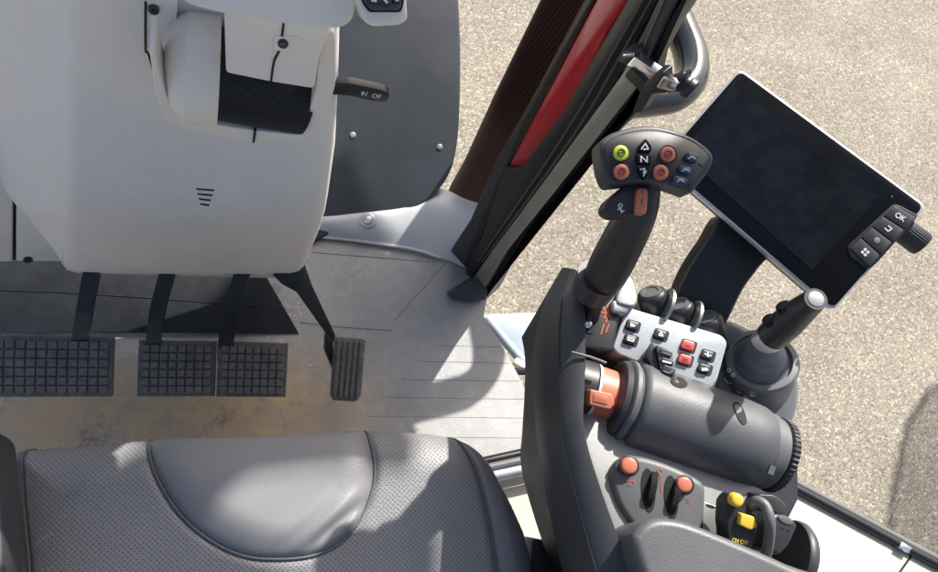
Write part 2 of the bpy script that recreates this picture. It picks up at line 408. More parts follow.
pcs = [(plate([(16, 150), (90, 160), (90, 262), (16, 261)], sp, .03, .004, .002), 'column'), (plate([(-60, 150), (12.5, 150), (12, 262), (-60, 262)], sp, .03, .006, .003), 'column'),
       (plate([(10, 150), (20, 150), (20, 260), (10, 260)], sp, .02, -.006), 'gap'), (plate(ell(28, 260, 5, 3.2, 0), sp, .01, .0045), 'gap')]
put('side_panel', pcs, col)
pcs = []
for i in range(4):
    q = [(196+i*1.2, 188.2+5.0*i), (214.5-i*1.6, 189.6+5.0*i), (213.7-i*1.7, 191.4+5.0*i), (196.6+i*1.4, 190.0+5.0*i)]
    pcs.append((prism([onto(*k, .0005) for k in q], [onto(*k, -.003) for k in q]), 'gap'))
put('vent_slot', pcs, col)
# tilt pod
yp = Yp(.375)
fr = [(149, 50), (156, 98), (166, 122), (188, 130.5), (250, 143), (306, 141), (324, 125), (336, 84), (335, 30), (319, 36), (317, 86), (302, 136), (255, 131), (205, 123.5), (185, 120), (170, 106), (160, 78), (155, 50)]
put('pod_frame', [(plate(fillet(fr, 8, 3), Yp(.343), .03, 0, .007, 3), 'cream'), (plate([(254, 131), (256.5, 131), (254.5, 143), (252.5, 143)], Yp(.343), .004, .0015), 'gap')], col, angle=50)
put('side_bracket', [(plate(fillet([(146, 1), (178, 0), (176, 30), (172, 75), (163, 87), (150, 52), (146, 48)], 3), Yp(.389), .015, 0, .0015), 'column'),
                     (tube([PY(x, y, .3885) for x, y in ((145.5, 2), (145.5, 49), (148, 53), (154, 72), (161, 87))], .0009, 6, 4), 'gap'),
                     (disc(153.5, 12, 5.2, Yp(.3885), .004, .003), 'dark'), (plate(rect(153.5, 12, 5.5, 1.4, 40), Yp(.3885), .002, .0042), 'gap')], col)
a0, a1 = PY(163, 64, .374), PY(221, 72, .374)
ax = a1-a0; L0 = ax.length
rb = rw(a0, 55)
put('tilt_knob', (revolve(a0, ax, [(L0*.0, 0), (L0*.01, rb*.3), (L0*.05, rb*.55), (L0*.13, rb*.76), (L0*.26, rb*.91), (L0*.36, rb*.975), (L0*.375, rb*.985), (L0*.385, rb*1.005), (L0*.42, rb*1.02), (L0*.93, rb*1.02), (L0*.96, rb*.99), (L0*.97, 0)], 48), 'cream'), col, angle=50)
g0, g1 = PY(206, 71, .372), PY(306, 94, .372)
gr = rw(g0, 46)
put('ribbed_grip', (revolve(g0, g1-g0, [(0, gr), ((g1-g0).length*.5, gr*.99), ((g1-g0).length, gr*.95)], ribs=112, ribd=.03), 'black'), col, angle=25)
up = Pl(PY(270, 60, .324), (0, -.93, .36))
pcs = [(plate(fillet([(224, 8), (336, 12), (319, 56), (314, 89), (270, 82), (226, 73)], 4), up, .05, 0, .003), 'cream'),
       (tube([up.pt(x, y, .0003) for x, y in ((284, 20), (280, 48), (274, 62), (271, 82))], .0008, 6, 4), 'gap'),
       (plate(fillet(rect(287, 44.5, 27, 15, 4), 3), up, .004, .0012, .0008), 'cream'), (disc(283, 44.5, 5.2, up, .004, .0022), 'black'), (plate(rect(283, 44.5, 5, 1.3, 8), up, .002, .0036), 'grey')]
put('pod_cover', pcs, col)
hp = Pl(PY(300, 5, .285), (0, -.75, .66))
put('wheel_hub', (plate(fillet([(165, -60), (178, -2), (196, 7), (240, 17), (300, 26), (338, 29), (352, 22), (372, -60)], 8), hp, .06, 0, .012, 4), 'cream'), col, angle=60)
bp = put('button_pad', [(plate(fillet([(345, -60), (356, 2), (366, 24), (374, 27), (400, 25.5), (408, 20), (407, 4), (403, -60)], 7), hp, .03, .012, .006, 4), 'cream'),
    (plate(fillet([(357, -40), (362, 3), (369, 12.5), (401, 12.5), (404, 2), (401, -40)], 3), hp, .003, .0128), 'gap'),
    (plate(fillet([(360, -40), (364, 2), (371, 10.5), (400, 10.5), (401.5, 2), (399, -40)], 3), hp, .003, .0136), 'grey')], col, angle=60)
for x, y, w, h, a in ((374, 2.5, 12, 9, 8), (386, 3.0, 11, 10, 45), (397, 2.0, 8, 7, 0)):
    put('button', [(plate(fillet(rect(x, y, w, h, a), 2), hp, .006, .0185, .0012), 'black'), (plate(rect(x, y-1.5, w*.45, h*.25, a), hp, .001, .0189), 'white')], bp)
st = Yp(.41)
put('stalk', [(plate(fillet([(325, 84), (350, 85), (384, 92), (390, 96), (388, 103), (372, 102), (350, 97), (325, 95)], 3), st, .009, 0, .0025, 3), 'seal'),
    (text('91', 364.5, 94.2, 1, .13, 6.5, st, sx=.8), 'white'), (text('OF', 376.5, 96.5, 1, .13, 6.2, st, sx=.8), 'white')], col)

# ================================================================== PEDALS
def pad_mesh(cx, cy, wpx, hpx, nx, ny, pl, blkmat='rubber', ang=.4):
    c = pl.pt(cx, cy); ex = (pl.pt(cx+10, cy+10*math.sin(math.radians(ang)))-c).normalized(); ey = pl.n.cross(ex)
    W, Hh = rw(c, wpx), (pl.pt(cx, cy-hpx/2)-pl.pt(cx, cy+hpx/2)).length
    def box(x0, x1, y0, y1, z0, z1, bev):
        cv = lambda x, y, z: c+ex*x+ey*y+pl.n*(z-.10*0*x*x-1.2*(y)**2)
        return prism([cv(x, y, z1) for x, y in ((x0, y0), (x1, y0), (x1, y1), (x0, y1))], [cv(x, y, z0) for x, y in ((x0, y0), (x1, y0), (x1, y1), (x0, y1))], bev, 1)
    pcs = []
    m = .0045
    # carrier with a lip
    o = [(-W/2, -Hh/2), (W/2, -Hh/2), (W/2, Hh/2), (-W/2, Hh/2)]
    o = fillet(o, .006, 3)
    n = 10
    cv = lambda x, y, z: c+ex*x+ey*y+pl.n*(z-1.2*y*y)
    rows_t = [[cv(-W/2+W*i/12, -Hh/2+Hh*j/n, 0) for i in range(13)] for j in range(n+1)]
    ring = [(-W/2, -Hh/2+Hh*j/n) for j in range(n+1)]+[(W/2, Hh/2-Hh*j/n) for j in range(n+1)]
    pcs.append((prism([cv(x, y, 0) for x, y in ring], [cv(x, y, -.012) for x, y in ring], .002), blkmat))
    pcs.append((sheet(rows_t), blkmat))
    for bmv in pcs[-1][0].verts: bmv.co += pl.n*.0006
    bx, by = (W-2*m)/nx, (Hh-2*m)/ny
    blk = bmesh.new()
    for i in range(nx):
        for j in range(ny):
            gx = .0011+random.uniform(-.0002, .0002)
            t = box(-W/2+m+bx*i+gx, -W/2+m+bx*(i+1)-gx, -Hh/2+m+by*j+.001, -Hh/2+m+by*(j+1)-.001, 0, .0042+random.uniform(-.0005, .0003), .0007)
            tm = bpy.data.meshes.new('t'); t.to_mesh(tm); t.free(); blk.from_mesh(tm); bpy.data.meshes.remove(tm)
    pcs.append((blk, blkmat))
    return pcs
def bar(pts, w, t):
    """flat bar through pts: w wide across X, t thick"""
    q = spl(pts, 6, False); rings = []
    for i, p in enumerate(q):
        d = (q[min(i+1, len(q)-1)]-q[max(0, i-1)]).normalized(); u = V((1, 0, 0)); u = (u-d*u.dot(d)).normalized(); n = d.cross(u)
        rings.append([p+u*w/2*a+n*t/2*b for a, b in ((-1, -1), (1, -1), (1, 1), (-1, 1))])
    bm = loft(rings); bmesh.ops.bevel(bm, geom=[e for e in bm.edges if len(e.link_faces) == 2 and e.calc_face_angle(0) > 1.2], offset=.0015, segments=2, affect='EDGES', clamp_overlap=True); return bm
pn = (0, -.42, .9)
def pedal(name, label, cx, cy, w, h, nx, ny, armpx, aw, z=.15, group=None, ang=.4):
    pl = Pl(P(cx, cy, z), pn); b = pl.pt(cx, cy)
    t = thing(name, label, 'pedal', (b.x, b.y, 0), group)
    put('pedal_pad', pad_mesh(cx, cy, w, h, nx, ny, pl, ang=ang), t)
    pts = [P(x, y, zz) for x, y, zz in armpx]
    put('pedal_arm', (bar(pts, rw(pts[0], aw), .016), 'pedalarm'), t)
    return t
pedal('clutch_pedal', 'wide black clutch pedal with a dusty studded rubber pad, left of the brake pedals', 47, 367, 119, 60, 12, 6, ((99, 235, .25), (93, 268, .225), (86, 305, .20), (81, 335, .165), (78, 352, .13)), 14, ang=.3)
pedal('brake_pedal', 'dusty studded brake pedal next to the wide clutch pedal', 177, 369, 72, 55, 8, 6, ((177, 240, .25), (167, 276, .225), (158, 310, .20), (154, 340, .165), (153, 355, .13)), 14, group='pair of brake pedals')
pedal('brake_pedal', 'dusty studded brake pedal nearest the ribbed accelerator', 252.5, 370, 66.5, 54, 8, 6, ((251, 240, .25), (241, 278, .225), (231, 312, .20), (226, 342, .165), (225, 357, .13)), 15, group='pair of brake pedals', ang=1.)
pl = Pl(P(349, 370, .11), (.1, -.45, .88))
b = pl.pt(349, 370)
acc = thing('accelerator_pedal', 'narrow black accelerator pedal with lengthwise grooves on an angled arm', 'pedal', (b.x, b.y, 0))
o = fillet([(335.5, 337), (366, 339.5), (361, 396), (356, 402), (333, 400.5), (331, 396)], 3)
pcs = [(plate(o, pl, .012, 0, .002), 'rubber')]
for i in range(5):
    x0 = 337.5+i*5.6; s = -4.6/60
    q = [(x0, 340.5+i*.4), (x0+3.6, 340.8+i*.4), (x0+3.6-4.8, 397.5+i*.3), (x0-4.6, 397.2+i*.3)]
    pcs.append((plate(q, pl, .004, .003, .0008, 1), 'rubber'))
put('pedal_pad', pcs, acc)
ap = Pl(P(320, 310, .2), (.1, -.45, .88))
put('pedal_arm', [(plate(fillet([(272, 274), (290, 262), (304, 262), (312, 285), (336, 336), (333, 344), (326, 333), (297, 292), (283, 285)], 3), ap, .014, 0, .0015), 'pedalarm'),
    (plate([(326, 334), (333, 340), (334, 372), (325, 350)], Pl(P(330, 350, .105), (.1, -.45, .88)), .02, 0, .0015), 'pedalarm')], acc)

# kick panel behind pedals
kp = Pl(P(150, 333, .004), (0, -.34, .94))
put_k = thing('kick_panel', 'smooth dark kick panel rising behind the pedals under the column', 'panel', tuple(P(150, 333, 0)))
put('panel_sheet', (plate([(-150, 331), (299, 333.5), (258, 262), (240, 225), (-150, 225)], kp, .006, .003, .0015), 'kick'), put_k)
put('panel_rib', [(tube([kp.pt(x, y, .0035) for x, y in ((-150, 287), (60, 292), (285, 308))], .0006, 6, 3), 'kick')], put_k)

# right footwell: mudguard and ledge
led = thing('sill_ledge', 'bare grey metal ledge curving between the footwell mat and the dark mudguard', 'ledge', tuple(P(390, 230, 0)))
rows = []
for a, b_, c_, d_ in (((300, 238), (302, 226), (305, 214), (310, 200)), ((322, 238), (326, 228), (330, 219), (335, 205)), ((350, 241), (352, 230), (357, 216), (360, 202)), ((385, 245), (388, 230), (392, 212), (396, 198)), ((415, 250), (418, 228), (420, 202), (424, 188)), ((438, 258), (444, 232), (442, 206), (446, 190)), ((452, 262), (462, 238), (462, 216), (468, 200)), ((480, 275), (500, 245), (497, 222), (499, 208))):
    rows.append([P(*a, .005), P(*b_, .022), P(*c_, .03), P(*d_, .022)])
R2 = [spl(r, 5, False) for r in rows]
R3 = [[*c] for c in zip(*[spl([R2[i][j] for i in range(len(R2))], 4, False) for j in range(len(R2[0]))])]
R3 = [spl([R2[i][j] for i in range(len(R2))], 4, False) for j in range(len(R2[0]))]
put('ledge_sheet', (sheet(R3), 'ledge'), led, angle=60)
lp = Pl(P(368, 219, .028), (0, -.15, 1))
put('bolt', [(disc(368, 220, 8, lp, .002, .004, .2), 'ledge'), (disc(368, 220, 4.5, lp, .003, .008, .3), 'steel')], led)
put('floor_lip', (tube([P(x, y, .006) for x, y in ((316, 234), (322, 237), (350, 240), (385, 245), (415, 250), (440, 258))], .0035, 8, 3), 'ledge'), led)

mg = thing('mudguard', 'smooth dark blue grey mudguard with pale bolt heads to the right of the steering column', 'mudguard', tuple(P(400, 150, 0)))
mp = Pl(P(380, 222, .02), (.05, -.42, .9))
o = [(280, 260), (340, 229)] + [tuple(p) for p in spl([(366, 223.5), (392, 217), (418, 207), (439, 190), (452, 168), (458, 140), (460.5, 100), (461, 50), (459, 0), (455, -60)], 4, False)] + [(452, -110), (280, -110)]
bmm = plate(o, mp, .02, 0, .006, 3)
put('guard_sheet', (bmm, 'mud'), mg, angle=50)
for x, y in ((353, 135), (440, 147)):
    put('bolt_head', (disc(x, y, 3.2, mp, .003, .0024, .6), 'tray'), mg)

# ================================================================== RIGHT FRONT POST (seen from above)
qa, qb = P(447, 258, 0), P(489, 300, 0)
pnrm = V((qb.y-qa.y, -(qb.x-qa.x), 0)).normalized()
if pnrm.y > 0: pnrm = -pnrm
pp = Pl(qa, pnrm)
post = thing('door_post', 'tall black and red front door post with a bare olive grey trim strip', 'door post', tuple(qa))
put('perforated_screen', (plate([(447, 232), (441, 192), (456, 164), (484, 100), (531, 0), (560, -62), (672, -62), (635, 0), (575, 100), (540, 160), (500, 228)], Pl(pp.p-pnrm*.22, pnrm), .12, 0, .045, 8), 'perfscreen'), post, uvplane=((-pnrm.y, pnrm.x, 0), (0, 0, 1)))
put('inner_seal', (plate([(447, 255), (470, 220), (496, 160), (528, 105), (584, 0), (620, -62), (632, -62), (595, 0), (540, 105), (508, 166), (480, 240), (466, 292), (450, 290)], Pl(pp.p-pnrm*.012, pnrm), .035, 0, .003), 'seal'), post)
put('red_strip', (plate([(503, 168), (506, 163), (538, 105), (593, 0), (629, -62), (665, -62), (629, 0), (609, 31), (587, 72), (568, 107), (529, 162), (520, 171)], Pl(pp.p-pnrm*.016, pnrm), .02, 0, .003), 'redpaint'), post)
put('outer_seal', [(plate([(455, 294), (480, 240), (505, 168), (521, 168), (566, 107), (585, 72), (627, 0), (663, -62), (688, -62), (658, 0), (607, 100), (538, 190), (492, 252), (468, 290)], Pl(pp.p-pnrm*.006, pnrm), .03, 0, .003), 'seal')]
    + [(tube([PL(x, y, pp.p+pnrm*.0, pnrm) for x, y in q], .0016, 6, 2), 'dark') for q in (((478, 262), (540, 172), (586, 100), (660, -30)), ((482, 262), (548, 172), (596, 100), (668, -30)))], post)
put('trim_strip', [(plate([(464, 292), (492, 251), (538, 189), (604, 100), (628, 66), (646, 76), (622, 106), (556, 190), (506, 252), (480, 296)], pp, .02, .0, .002), 'trim'), (plate(rect(518, 213, 6, 3, -40), pp, .003, .0008), 'gap')], post)
put('upper_bar', [(plate([(628, 66), (654, 8), (688, -62), (707, -62), (676, 0), (645, 62), (640, 72)], pp, .03, .004, .003), 'dark'), (tube([PL(x, y, pp.p+pnrm*.005, pnrm) for x, y in ((636, 66), (664, 0), (696, -60))], .0013, 6, 2), 'grey')], post)
put('outer_edge', (plate([(480, 298), (507, 251), (557, 190), (622, 106), (644, 72), (675, 0), (706, -62), (720, -62), (687, 0), (662, 38), (648, 66), (640, 110), (577, 170), (527, 227), (500, 273), (487, 299)], Pl(pp.p-pnrm*.004, pnrm), .04, 0, .004), 'black'), post)
put('foot_block', (plate(fillet([(449, 294), (456, 290), (480, 276), (488, 290), (486, 300), (470, 301), (452, 298)], 2), Pl(P(470, 295, .02), (0, -.5, .87)), .03, 0, .002), 'dark'), post)

gh = thing('grab_handle', 'glossy black bent grab handle outside the door post', 'handle', tuple(PL(650, 60, pp.p-pnrm*.05, pnrm)))
hpl = lambda x, y, d: PL(x, y, pp.p-pnrm*d, pnrm)
hz = .42
pts = [P(600, -10, hz+.02), P(640, -40, hz+.01), P(668, 0, hz), P(682, 32, hz), P(691, 58, hz), P(690, 80, hz), P(675, 95, hz), P(650, 100, hz), P(622, 104, hz), P(598, 116, hz), P(570, 140, hz+.02)]
put('handle_tube', (tube(pts, [rw(p, r) for p, r in zip(pts, (14, 14, 15, 16, 17, 17, 17, 17, 17, 17, 16))], 22, 6), 'handle'), gh)
put('mount_bracket', (plate(fillet([(560, 150), (592, 106), (640, 80), (650, 100), (622, 124), (600, 140)], 3), Pl(P(610, 110, hz+.03), (-.3, -.6, .7)), .03, 0, .002), 'black'), gh)
la = thing('door_latch', 'black and chrome door latch with a round roller end, on the door post', 'latch', tuple(hpl(650, 85, -.02)))
lpn = Pl(pp.p+pnrm*.02, pnrm)
put('latch_arm', [(plate(fillet([(626, 66), (634, 57), (672, 84), (664, 96)], 2), lpn, .012, .006, .002), 'chrome')], la)
put('latch_body', [(plate(fillet([(624, 76), (630, 68), (646, 84), (656, 72), (664, 72), (664, 82), (684, 76), (680, 92), (652, 94), (642, 112), (632, 114), (640, 92)], 2), lpn, .016, .010, .003), 'black'), (plate(fillet([(656, 88), (664, 76), (678, 84), (674, 92)], 2), lpn, .006, .016, .002), 'chrome')], la)
put('latch_base', [(plate(fillet([(618, 62), (622, 52), (634, 52), (634, 62), (628, 66)], 2), lpn, .02, .004, .002), 'dark'), (plate(rect(628, 56, 10, 4, -5), lpn, .002, .006, .0008), 'chrome')], la)
c = PL(683, 83, pp.p+pnrm*.02, pnrm); axr = (PL(690, 89, pp.p+pnrm*.02, pnrm)-c).normalized()
rr = rw(c, 11)
put('roller', (revolve(c-axr*.006, axr, [(0, rr*.7), (.001, rr), (.006, rr), (.008, rr*.86), (.011, rr*.86), (.013, rr), (.018, rr), (.02, rr*.8), (.0205, 0)], 28), 'black'), la)

# ================================================================== STEP, SILL TUBES, FENDER
sp = thing('access_step', 'pale blue metal access step below the door sill', 'step', tuple(P(515, 340, -.3)))
put('step_tread', (plate([(478, 314), (545, 312), (560, 380), (533, 372), (508, 344)], Zp(-.30), .03, 0, .004), 'step'), sp)
put('step_rail', [(tube([P(x, y, -.27) for x, y in ((486, 318), (511, 348), (534, 374))], .012, 10, 3), 'step')], sp)
put('sill_clip', [(plate(rect(523, 364, 18, 6, 30), Zp(-.1), .02, 0, .002), 'cream'), (tube([P(515, 371, -.08), P(540, 372, -.08)], .008, 8, 2), 'gap')], sp)

for nm, lab, y0, y1, r, mt_, z in (('sill_gasket', 'black rubber gasket edging the floor between seat and armrest console', 459, 448, 5, 'seal', .05), ('sill_tube', 'grey sill tube under the black gasket, between seat and console', 466, 455, 4.5, 'grey', .055), ('sill_pipe', 'pale lavender sill pipe along the edge of the cream fender panel', 474.5, 464, 4, 'lav', .06)):
    p0, p1 = P(455, y0+9, z), P(590, y1-10, z)
    tag(put(nm, (tube([p0, (p0+p1)/2, p1], rw(p0, r), 10, 2), mt_)), lab, 'sill trim')

fz = .02
fen = thing('fender_panel', 'cream inner fender panel running from the seat to the lower right corner', 'fender', tuple(P(840, 540, fz)))
put('panel_sheet', (plate([(470, 486), (560, 466), (640, 462), (740, 463), (780, 480), (862, 524), (924, 557), (1010, 603), (1000, 760), (480, 760)], Zp(fz), .05, 0, .006, 3), 'fender'), fen)
ed = [(735, 457), (782, 481), (862, 524), (924, 557.5), (1012, 604)]
put('edge_seal', (tube([P(x, y, fz+.004) for x, y in ed], .009, 10, 3), 'seal'), fen)
put('edge_lip', (tube([P(x+3, y-4, fz-.004) for x, y in ed], .008, 10, 3), 'grey'), fen)
put('panel_joint', (tube([P(x, y, fz) for x, y in ((914, 552), (904, 566), (880, 600))], .0022, 6, 2), 'gap'), fen)
put('joint_clip', [(plate(rect(906, 547, 12, 6, 30), Zp(fz+.015), .01, 0, .002), 'chrome')], fen)

bx = thing('belt_bracket', 'small black bracket between the seat cushion and the armrest console', 'bracket', tuple(P(550, 560, .4)))
put('bracket_block', (plate(fillet([(533, 538), (560, 543), (572, 545), (585, 640), (528, 640)], 3), Pl(P(550, 550, .42), (-.1, -.1, 1)), .05, 0, .003), 'black'), bx)

# ================================================================== SEAT
seat = thing('driver_seat', 'grey leather driver seat cushion with perforated panels and a smooth front patch', 'seat', (0, -.1, 0))
SZ = .5
def wxy(pts): return np.array([[P(x, y, SZ).x, P(x, y, SZ).y] for x, y in pts])
outl = [(4, 449), (60, 444), (140, 436), (200, 435), (250, 434), (330, 430), (368, 427), (405, 428), (440, 431), (468, 438), (489, 455), (505, 482), (520, 512), (533, 545), (539, 590), (545, 680), (0, 690), (4, 560), (5, 480)]
O = np.array([[p.x, p.y] for p in spl([P(x, y, SZ) for x, y in outl], 6)])
seamC = [(141, 425), (150, 460), (160, 484), (175, 508), (195, 529), (220, 546), (245, 556), (272, 559), (305, 557), (330, 549), (350, 533), (364, 512), (373, 488), (375, 465), (372, 445), (368, 424)]
C_ = np.array([[p.x, p.y] for p in spl([P(x, y, SZ) for x, y in seamC], 6, False)])
seamB = [(455, 425), (468, 447), (478, 472), (486, 505), (493, 545), (500, 600), (506, 690)]
B_ = np.array([[p.x, p.y] for p in spl([P(x, y, SZ) for x, y in seamB], 6, False)])
seamL = [(17, 440), (17, 470), (20, 510), (26, 560), (30, 600), (34, 690)]
L_ = np.array([[p.x, p.y] for p in spl([P(x, y, SZ) for x, y in seamL], 6, False)])
def dseg(Q, Pn, closed):
    a = Pn if closed else Pn[:-1]; b = np.roll(Pn, -1, 0) if closed else Pn[1:]
    d = np.full(len(Q), 9.)
    for s, e in zip(a, b):
        v = e-s; t = np.clip(((Q-s)@v)/(v@v+1e-12), 0, 1); d = np.minimum(d, np.hypot(*(Q-s-t[:, None]*v).T))
    return d
def inside(Q, Pn):
    r = np.zeros(len(Q), bool)
    for s, e in zip(Pn, np.roll(Pn, -1, 0)):
        c = (s[1] > Q[:, 1]) != (e[1] > Q[:, 1])
        xi = (e[0]-s[0])*(Q[:, 1]-s[1])/(e[1]-s[1]+1e-15)+s[0]; r ^= c & (Q[:, 0] < xi)
    return r
st_ = .0022
xs = np.arange(O[:, 0].min()-.03, O[:, 0].max()+.03, st_); ys = np.arange(-.22, O[:, 1].max()+.03, st_)
XX, YY = np.meshgrid(xs, ys); Q = np.c_[XX.ravel(), YY.ravel()]
dd = dseg(Q, O, True)*np.where(inside(Q, O), 1, -1)
R = .05
def zf(d):
    d = np.asarray(d); u = np.clip((R-d)/R, 0, 1)
    z = -R*.62*(1-np.sqrt(np.maximum(0, 1-u**2*.96)))
    return z+np.where(d < 0, d*5., 0)
dC, dB, dL = dseg(Q, C_, False), dseg(Q, B_, False), dseg(Q, L_, False)
inC = inside(Q, np.vstack([C_, [[C_[-1][0], .4], [C_[0][0], .4]]]))
inB = inside(Q, np.vstack([B_, [[.6, B_[-1][1]], [.6, .5], [B_[0][0], .5]]]))
inL = inside(Q, np.vstack([L_, [[-.6, L_[-1][1]], [-.6, .5], [L_[0][0], .5]]]))
zz = SZ+zf(dd)
zz += np.where(inC, .010*np.clip(dC/.035, 0, 1)*(2-np.clip(dC/.035, 0, 1)), 0)
zz += np.where(inB, .006*np.clip(dB/.02, 0, 1), 0)
for dx in (dC, dB, dL): zz -= .0035*np.exp(-(dx/.004)**2)
# soft creases in the front patch, running to the seam's lower right
for (x0, y0, x1, y1, amp, wd) in ((288, 556, 362, 488, .0050, .007), (312, 556, 372, 506, .0040, .006), (268, 548, 340, 488, .0026, .008), (300, 556, 368, 497, -.003, .005), (60, 505, 120, 450, .003, .011)):
    a, b = P(x0, y0, SZ), P(x1, y1, SZ); sg = np.array([[a.x, a.y], [b.x, b.y]])
    v = sg[1]-sg[0]; t = np.clip(((Q-sg[0])@v)/(v@v), 0, 1); e = np.sin(np.pi*np.clip(t, 0.02, .98))
    zz += amp*e*np.exp(-(dseg(Q, sg, False)/wd)**2)
rs = np.random.RandomState(3)
for _ in range(26):   # gentle unevenness of the padding
    cx, cy, w, am = rs.uniform(-.3, .28), rs.uniform(-.2, .17), rs.uniform(.02, .06), rs.uniform(-.0012, .0012)
    zz += am*np.exp(-((Q[:, 0]-cx)**2+(Q[:, 1]-cy)**2)/w**2)
nx_ = len(xs); ok = dd > -.018
cls = np.where(inC, 1, np.where(inB, 2, np.where(inL, 3, 0)))
parts = {0: bmesh.new(), 1: bmesh.new(), 2: bmesh.new(), 3: bmesh.new()}; vm = {k: {} for k in parts}
for j in range(len(ys)-1):
    for i in range(nx_-1):
        ids = (j*nx_+i, j*nx_+i+1, (j+1)*nx_+i+1, (j+1)*nx_+i)
        if not all(ok[k] for k in ids): continue
        k = int(cls[ids[0]]); d = vm[k]; f = []
        for q in ids:
            if q not in d: d[q] = parts[k].verts.new((Q[q, 0], Q[q, 1], zz[q]))
            f.append(d[q])
        parts[k].faces.new(f)
for k, nm, m in ((0, 'perforated_cushion', 'perfleather'), (1, 'front_patch', 'leather'), (2, 'side_bolster', 'bolster'), (3, 'side_bolster', 'bolster')):
    put(nm, (parts[k], m), seat, angle=180, uvplane=((1, 0, 0), (0, 1, 0)))
def onz(pts):
    Qp = np.array(pts); d = dseg(Qp, O, True)*np.where(inside(Qp, O), 1, -1); return [V((p[0], p[1], SZ+float(zf(dk))-.0008)) for p, dk in zip(Qp, d) if dk > -.008]
for S in (C_, B_, L_):
    put('piping', (tube(onz(S), .0014, 8, 1), 'pipe'), seat, angle=180)
put('seat_base', (prism([V((x*.93, y*.9-.012, SZ-.06)) for x, y in O], [V((x*.85, y*.82-.02, .12)) for x, y in O], .004), 'black'), seat)

larm = thing('seat_armrest', 'dark padded armrest at the left edge of the seat', 'armrest', tuple(P(-20, 500, .5)))
put('armrest_pad', (plate(fillet([(-120, 420), (-16, 424), (-5, 434), (-1, 480), (2, 540), (4, 660), (-120, 660)], 8), Zp(.60), .045, 0, .008, 4), 'dark'), larm, angle=60)
put('armrest_frame', (plate([(-100, 450), (-20, 452), (-12, 660), (-100, 660)], Zp(.54), .04, 0, .004), 'grey'), larm)

# ================================================================== ARMREST CONSOLE
con = thing('armrest_console', 'black armrest console with a silver key panel and thick grey hand roll', 'console', tuple(P(640, 420, .3)))
stn = [((560, 271), (569, 268), (579, 273)), ((546, 298), (562, 297), (584, 300)), ((536, 332), (559, 335), (585, 345)), ((532, 375), (560, 383), (584, 388)), ((536, 430), (563, 436), (584, 431)), ((547, 500), (578, 503), (601, 490)), ((565, 580), (600, 580), (627, 560)), ((592, 660), (636, 660), (664, 650))]
rings = []
fine = [spl([(*s[k], 0) for s in stn], 8, False) for k in range(3)]
for a, b_, c_ in zip(*fine):
    s0, s1, s2 = P(a[0], a[1], .565), P(b_[0], b_[1], .640), P(c_[0], c_[1], .652)
    m1 = (s0+s1)/2+V((-.004, 0, .006)); m2 = (s1+s2)/2+V((0, 0, .003))
    lo = CAM+(s0-CAM)*((H-.43)/(H-.565))+V((.02, 0, 0))
    rings.append([lo, s0, m1, s1, s1*.96+s2*.04-V((0, 0, .0012)), s1*.9+s2*.1, m2, s2, s2-V((-.003, 0, .006)), V((s2.x, s2.y, .45))])
put('side_panel', (loft(rings), 'dark'), con, angle=75)
core = [(575, 290), (600, 285), (640, 300), (725, 332), (770, 380), (800, 440), (800, 500), (760, 580), (660, 600), (620, 500), (592, 400)]
put('console_core', (plate(core, Zp(.565), .16, 0, .006), 'black'), con)
gp = Pl(P(600, 320, .628), (-.1, -.12, 1))
put('lever_gate', [(plate(fillet([(580, 283), (602, 288), (624, 299), (613, 352), (574, 346), (578, 310)], 4), gp, .05, 0, .003), 'black'), (plate(fillet([(583, 308), (596, 312), (594, 334), (580, 331)], 3), gp, .006, .001), 'gap')]
    + [(stroke(q, 1.2, gp, .0006), 'orangemark') for q in (((606, 302), (609, 312), (606, 322)), ((601, 312), (611, 315)), ((603, 308), (611, 319)), ((604, 318), (611, 306)), ((604, 324), (601, 334)), ((609, 324), (606, 332)))], con)
put('screw', (disc(588, 323, 5, gp, .004, .006, .5), 'chrome'), con)
# silver key panel
fa = Pl(P(668, 345, .625), (-.16, -.10, .98))
put('key_panel', [(plate(fillet([(626, 306.5), (722, 335), (728, 342), (715, 389), (690, 384), (618, 354), (612.5, 348)], 5), fa, .03, 0, .0022, 3), 'silver')]
    + [(text('- - - - -', 668, 319, 1, .3, 3, fa, .0004), 'grey')], con)
def key(px, py, w, h, m, mark, ang=16):
    pcs = [(plate(fillet(rect(px, py+1, w+3, h+3, ang), 2.5), fa, .003, .0006), 'black'), (plate(fillet(rect(px, py, w, h, ang), 2.5), fa, .006, .0045, .0014), m)]
    for q in mark: pcs.append((stroke([(px+a, py+b_) for a, b_ in q], 1.3, fa, .0049), 'white' if m == 'dark' else 'redmark'))
    put('key', pcs, con)
key(633, 325, 12, 8, 'dark', [((-2, -2), (2, 1), (-2, 1), (-2, -2))]); key(631, 339, 12, 8, 'dark', [((-3, -2), (3, 0), (2.4, 2.2), (-3, .6), (-3, -2))])
key(661, 334, 12, 8, 'dark', [((0, -2), (2, 2), (-2, 1), (0, -2))])
key(688.5, 345, 13, 9, 'red', [((-2, 0), (2, 1))]); key(685.5, 359, 13, 9, 'red', [((-2, -1), (2, 0), (1.5, 2), (-2, 1), (-2, -1))])
key(708, 354.5, 12, 8, 'dark', [((-3, -1), (0, 1), (3, 1)), ((0, -2), (0, 2))]); key(705, 368, 12, 8, 'dark', [((-3, 0), (-1, 1), (1, 0), (3, 2)), ((-3, 2), (3, 2))])
tp = Pl(fa.pt(662, 360)+fa.n*.026, (-.30, -.02, .95))
pc = [(plate(fillet([(651, 342), (657, 345), (661, 378), (668, 383), (655, 372), (645, 353)], 2), tp, .035, -.002, .002), 'black'), (plate(fillet([(656, 344), (672, 350), (677, 381), (662, 376)], 2.5), tp, .012, .002, .002), 'grey')]
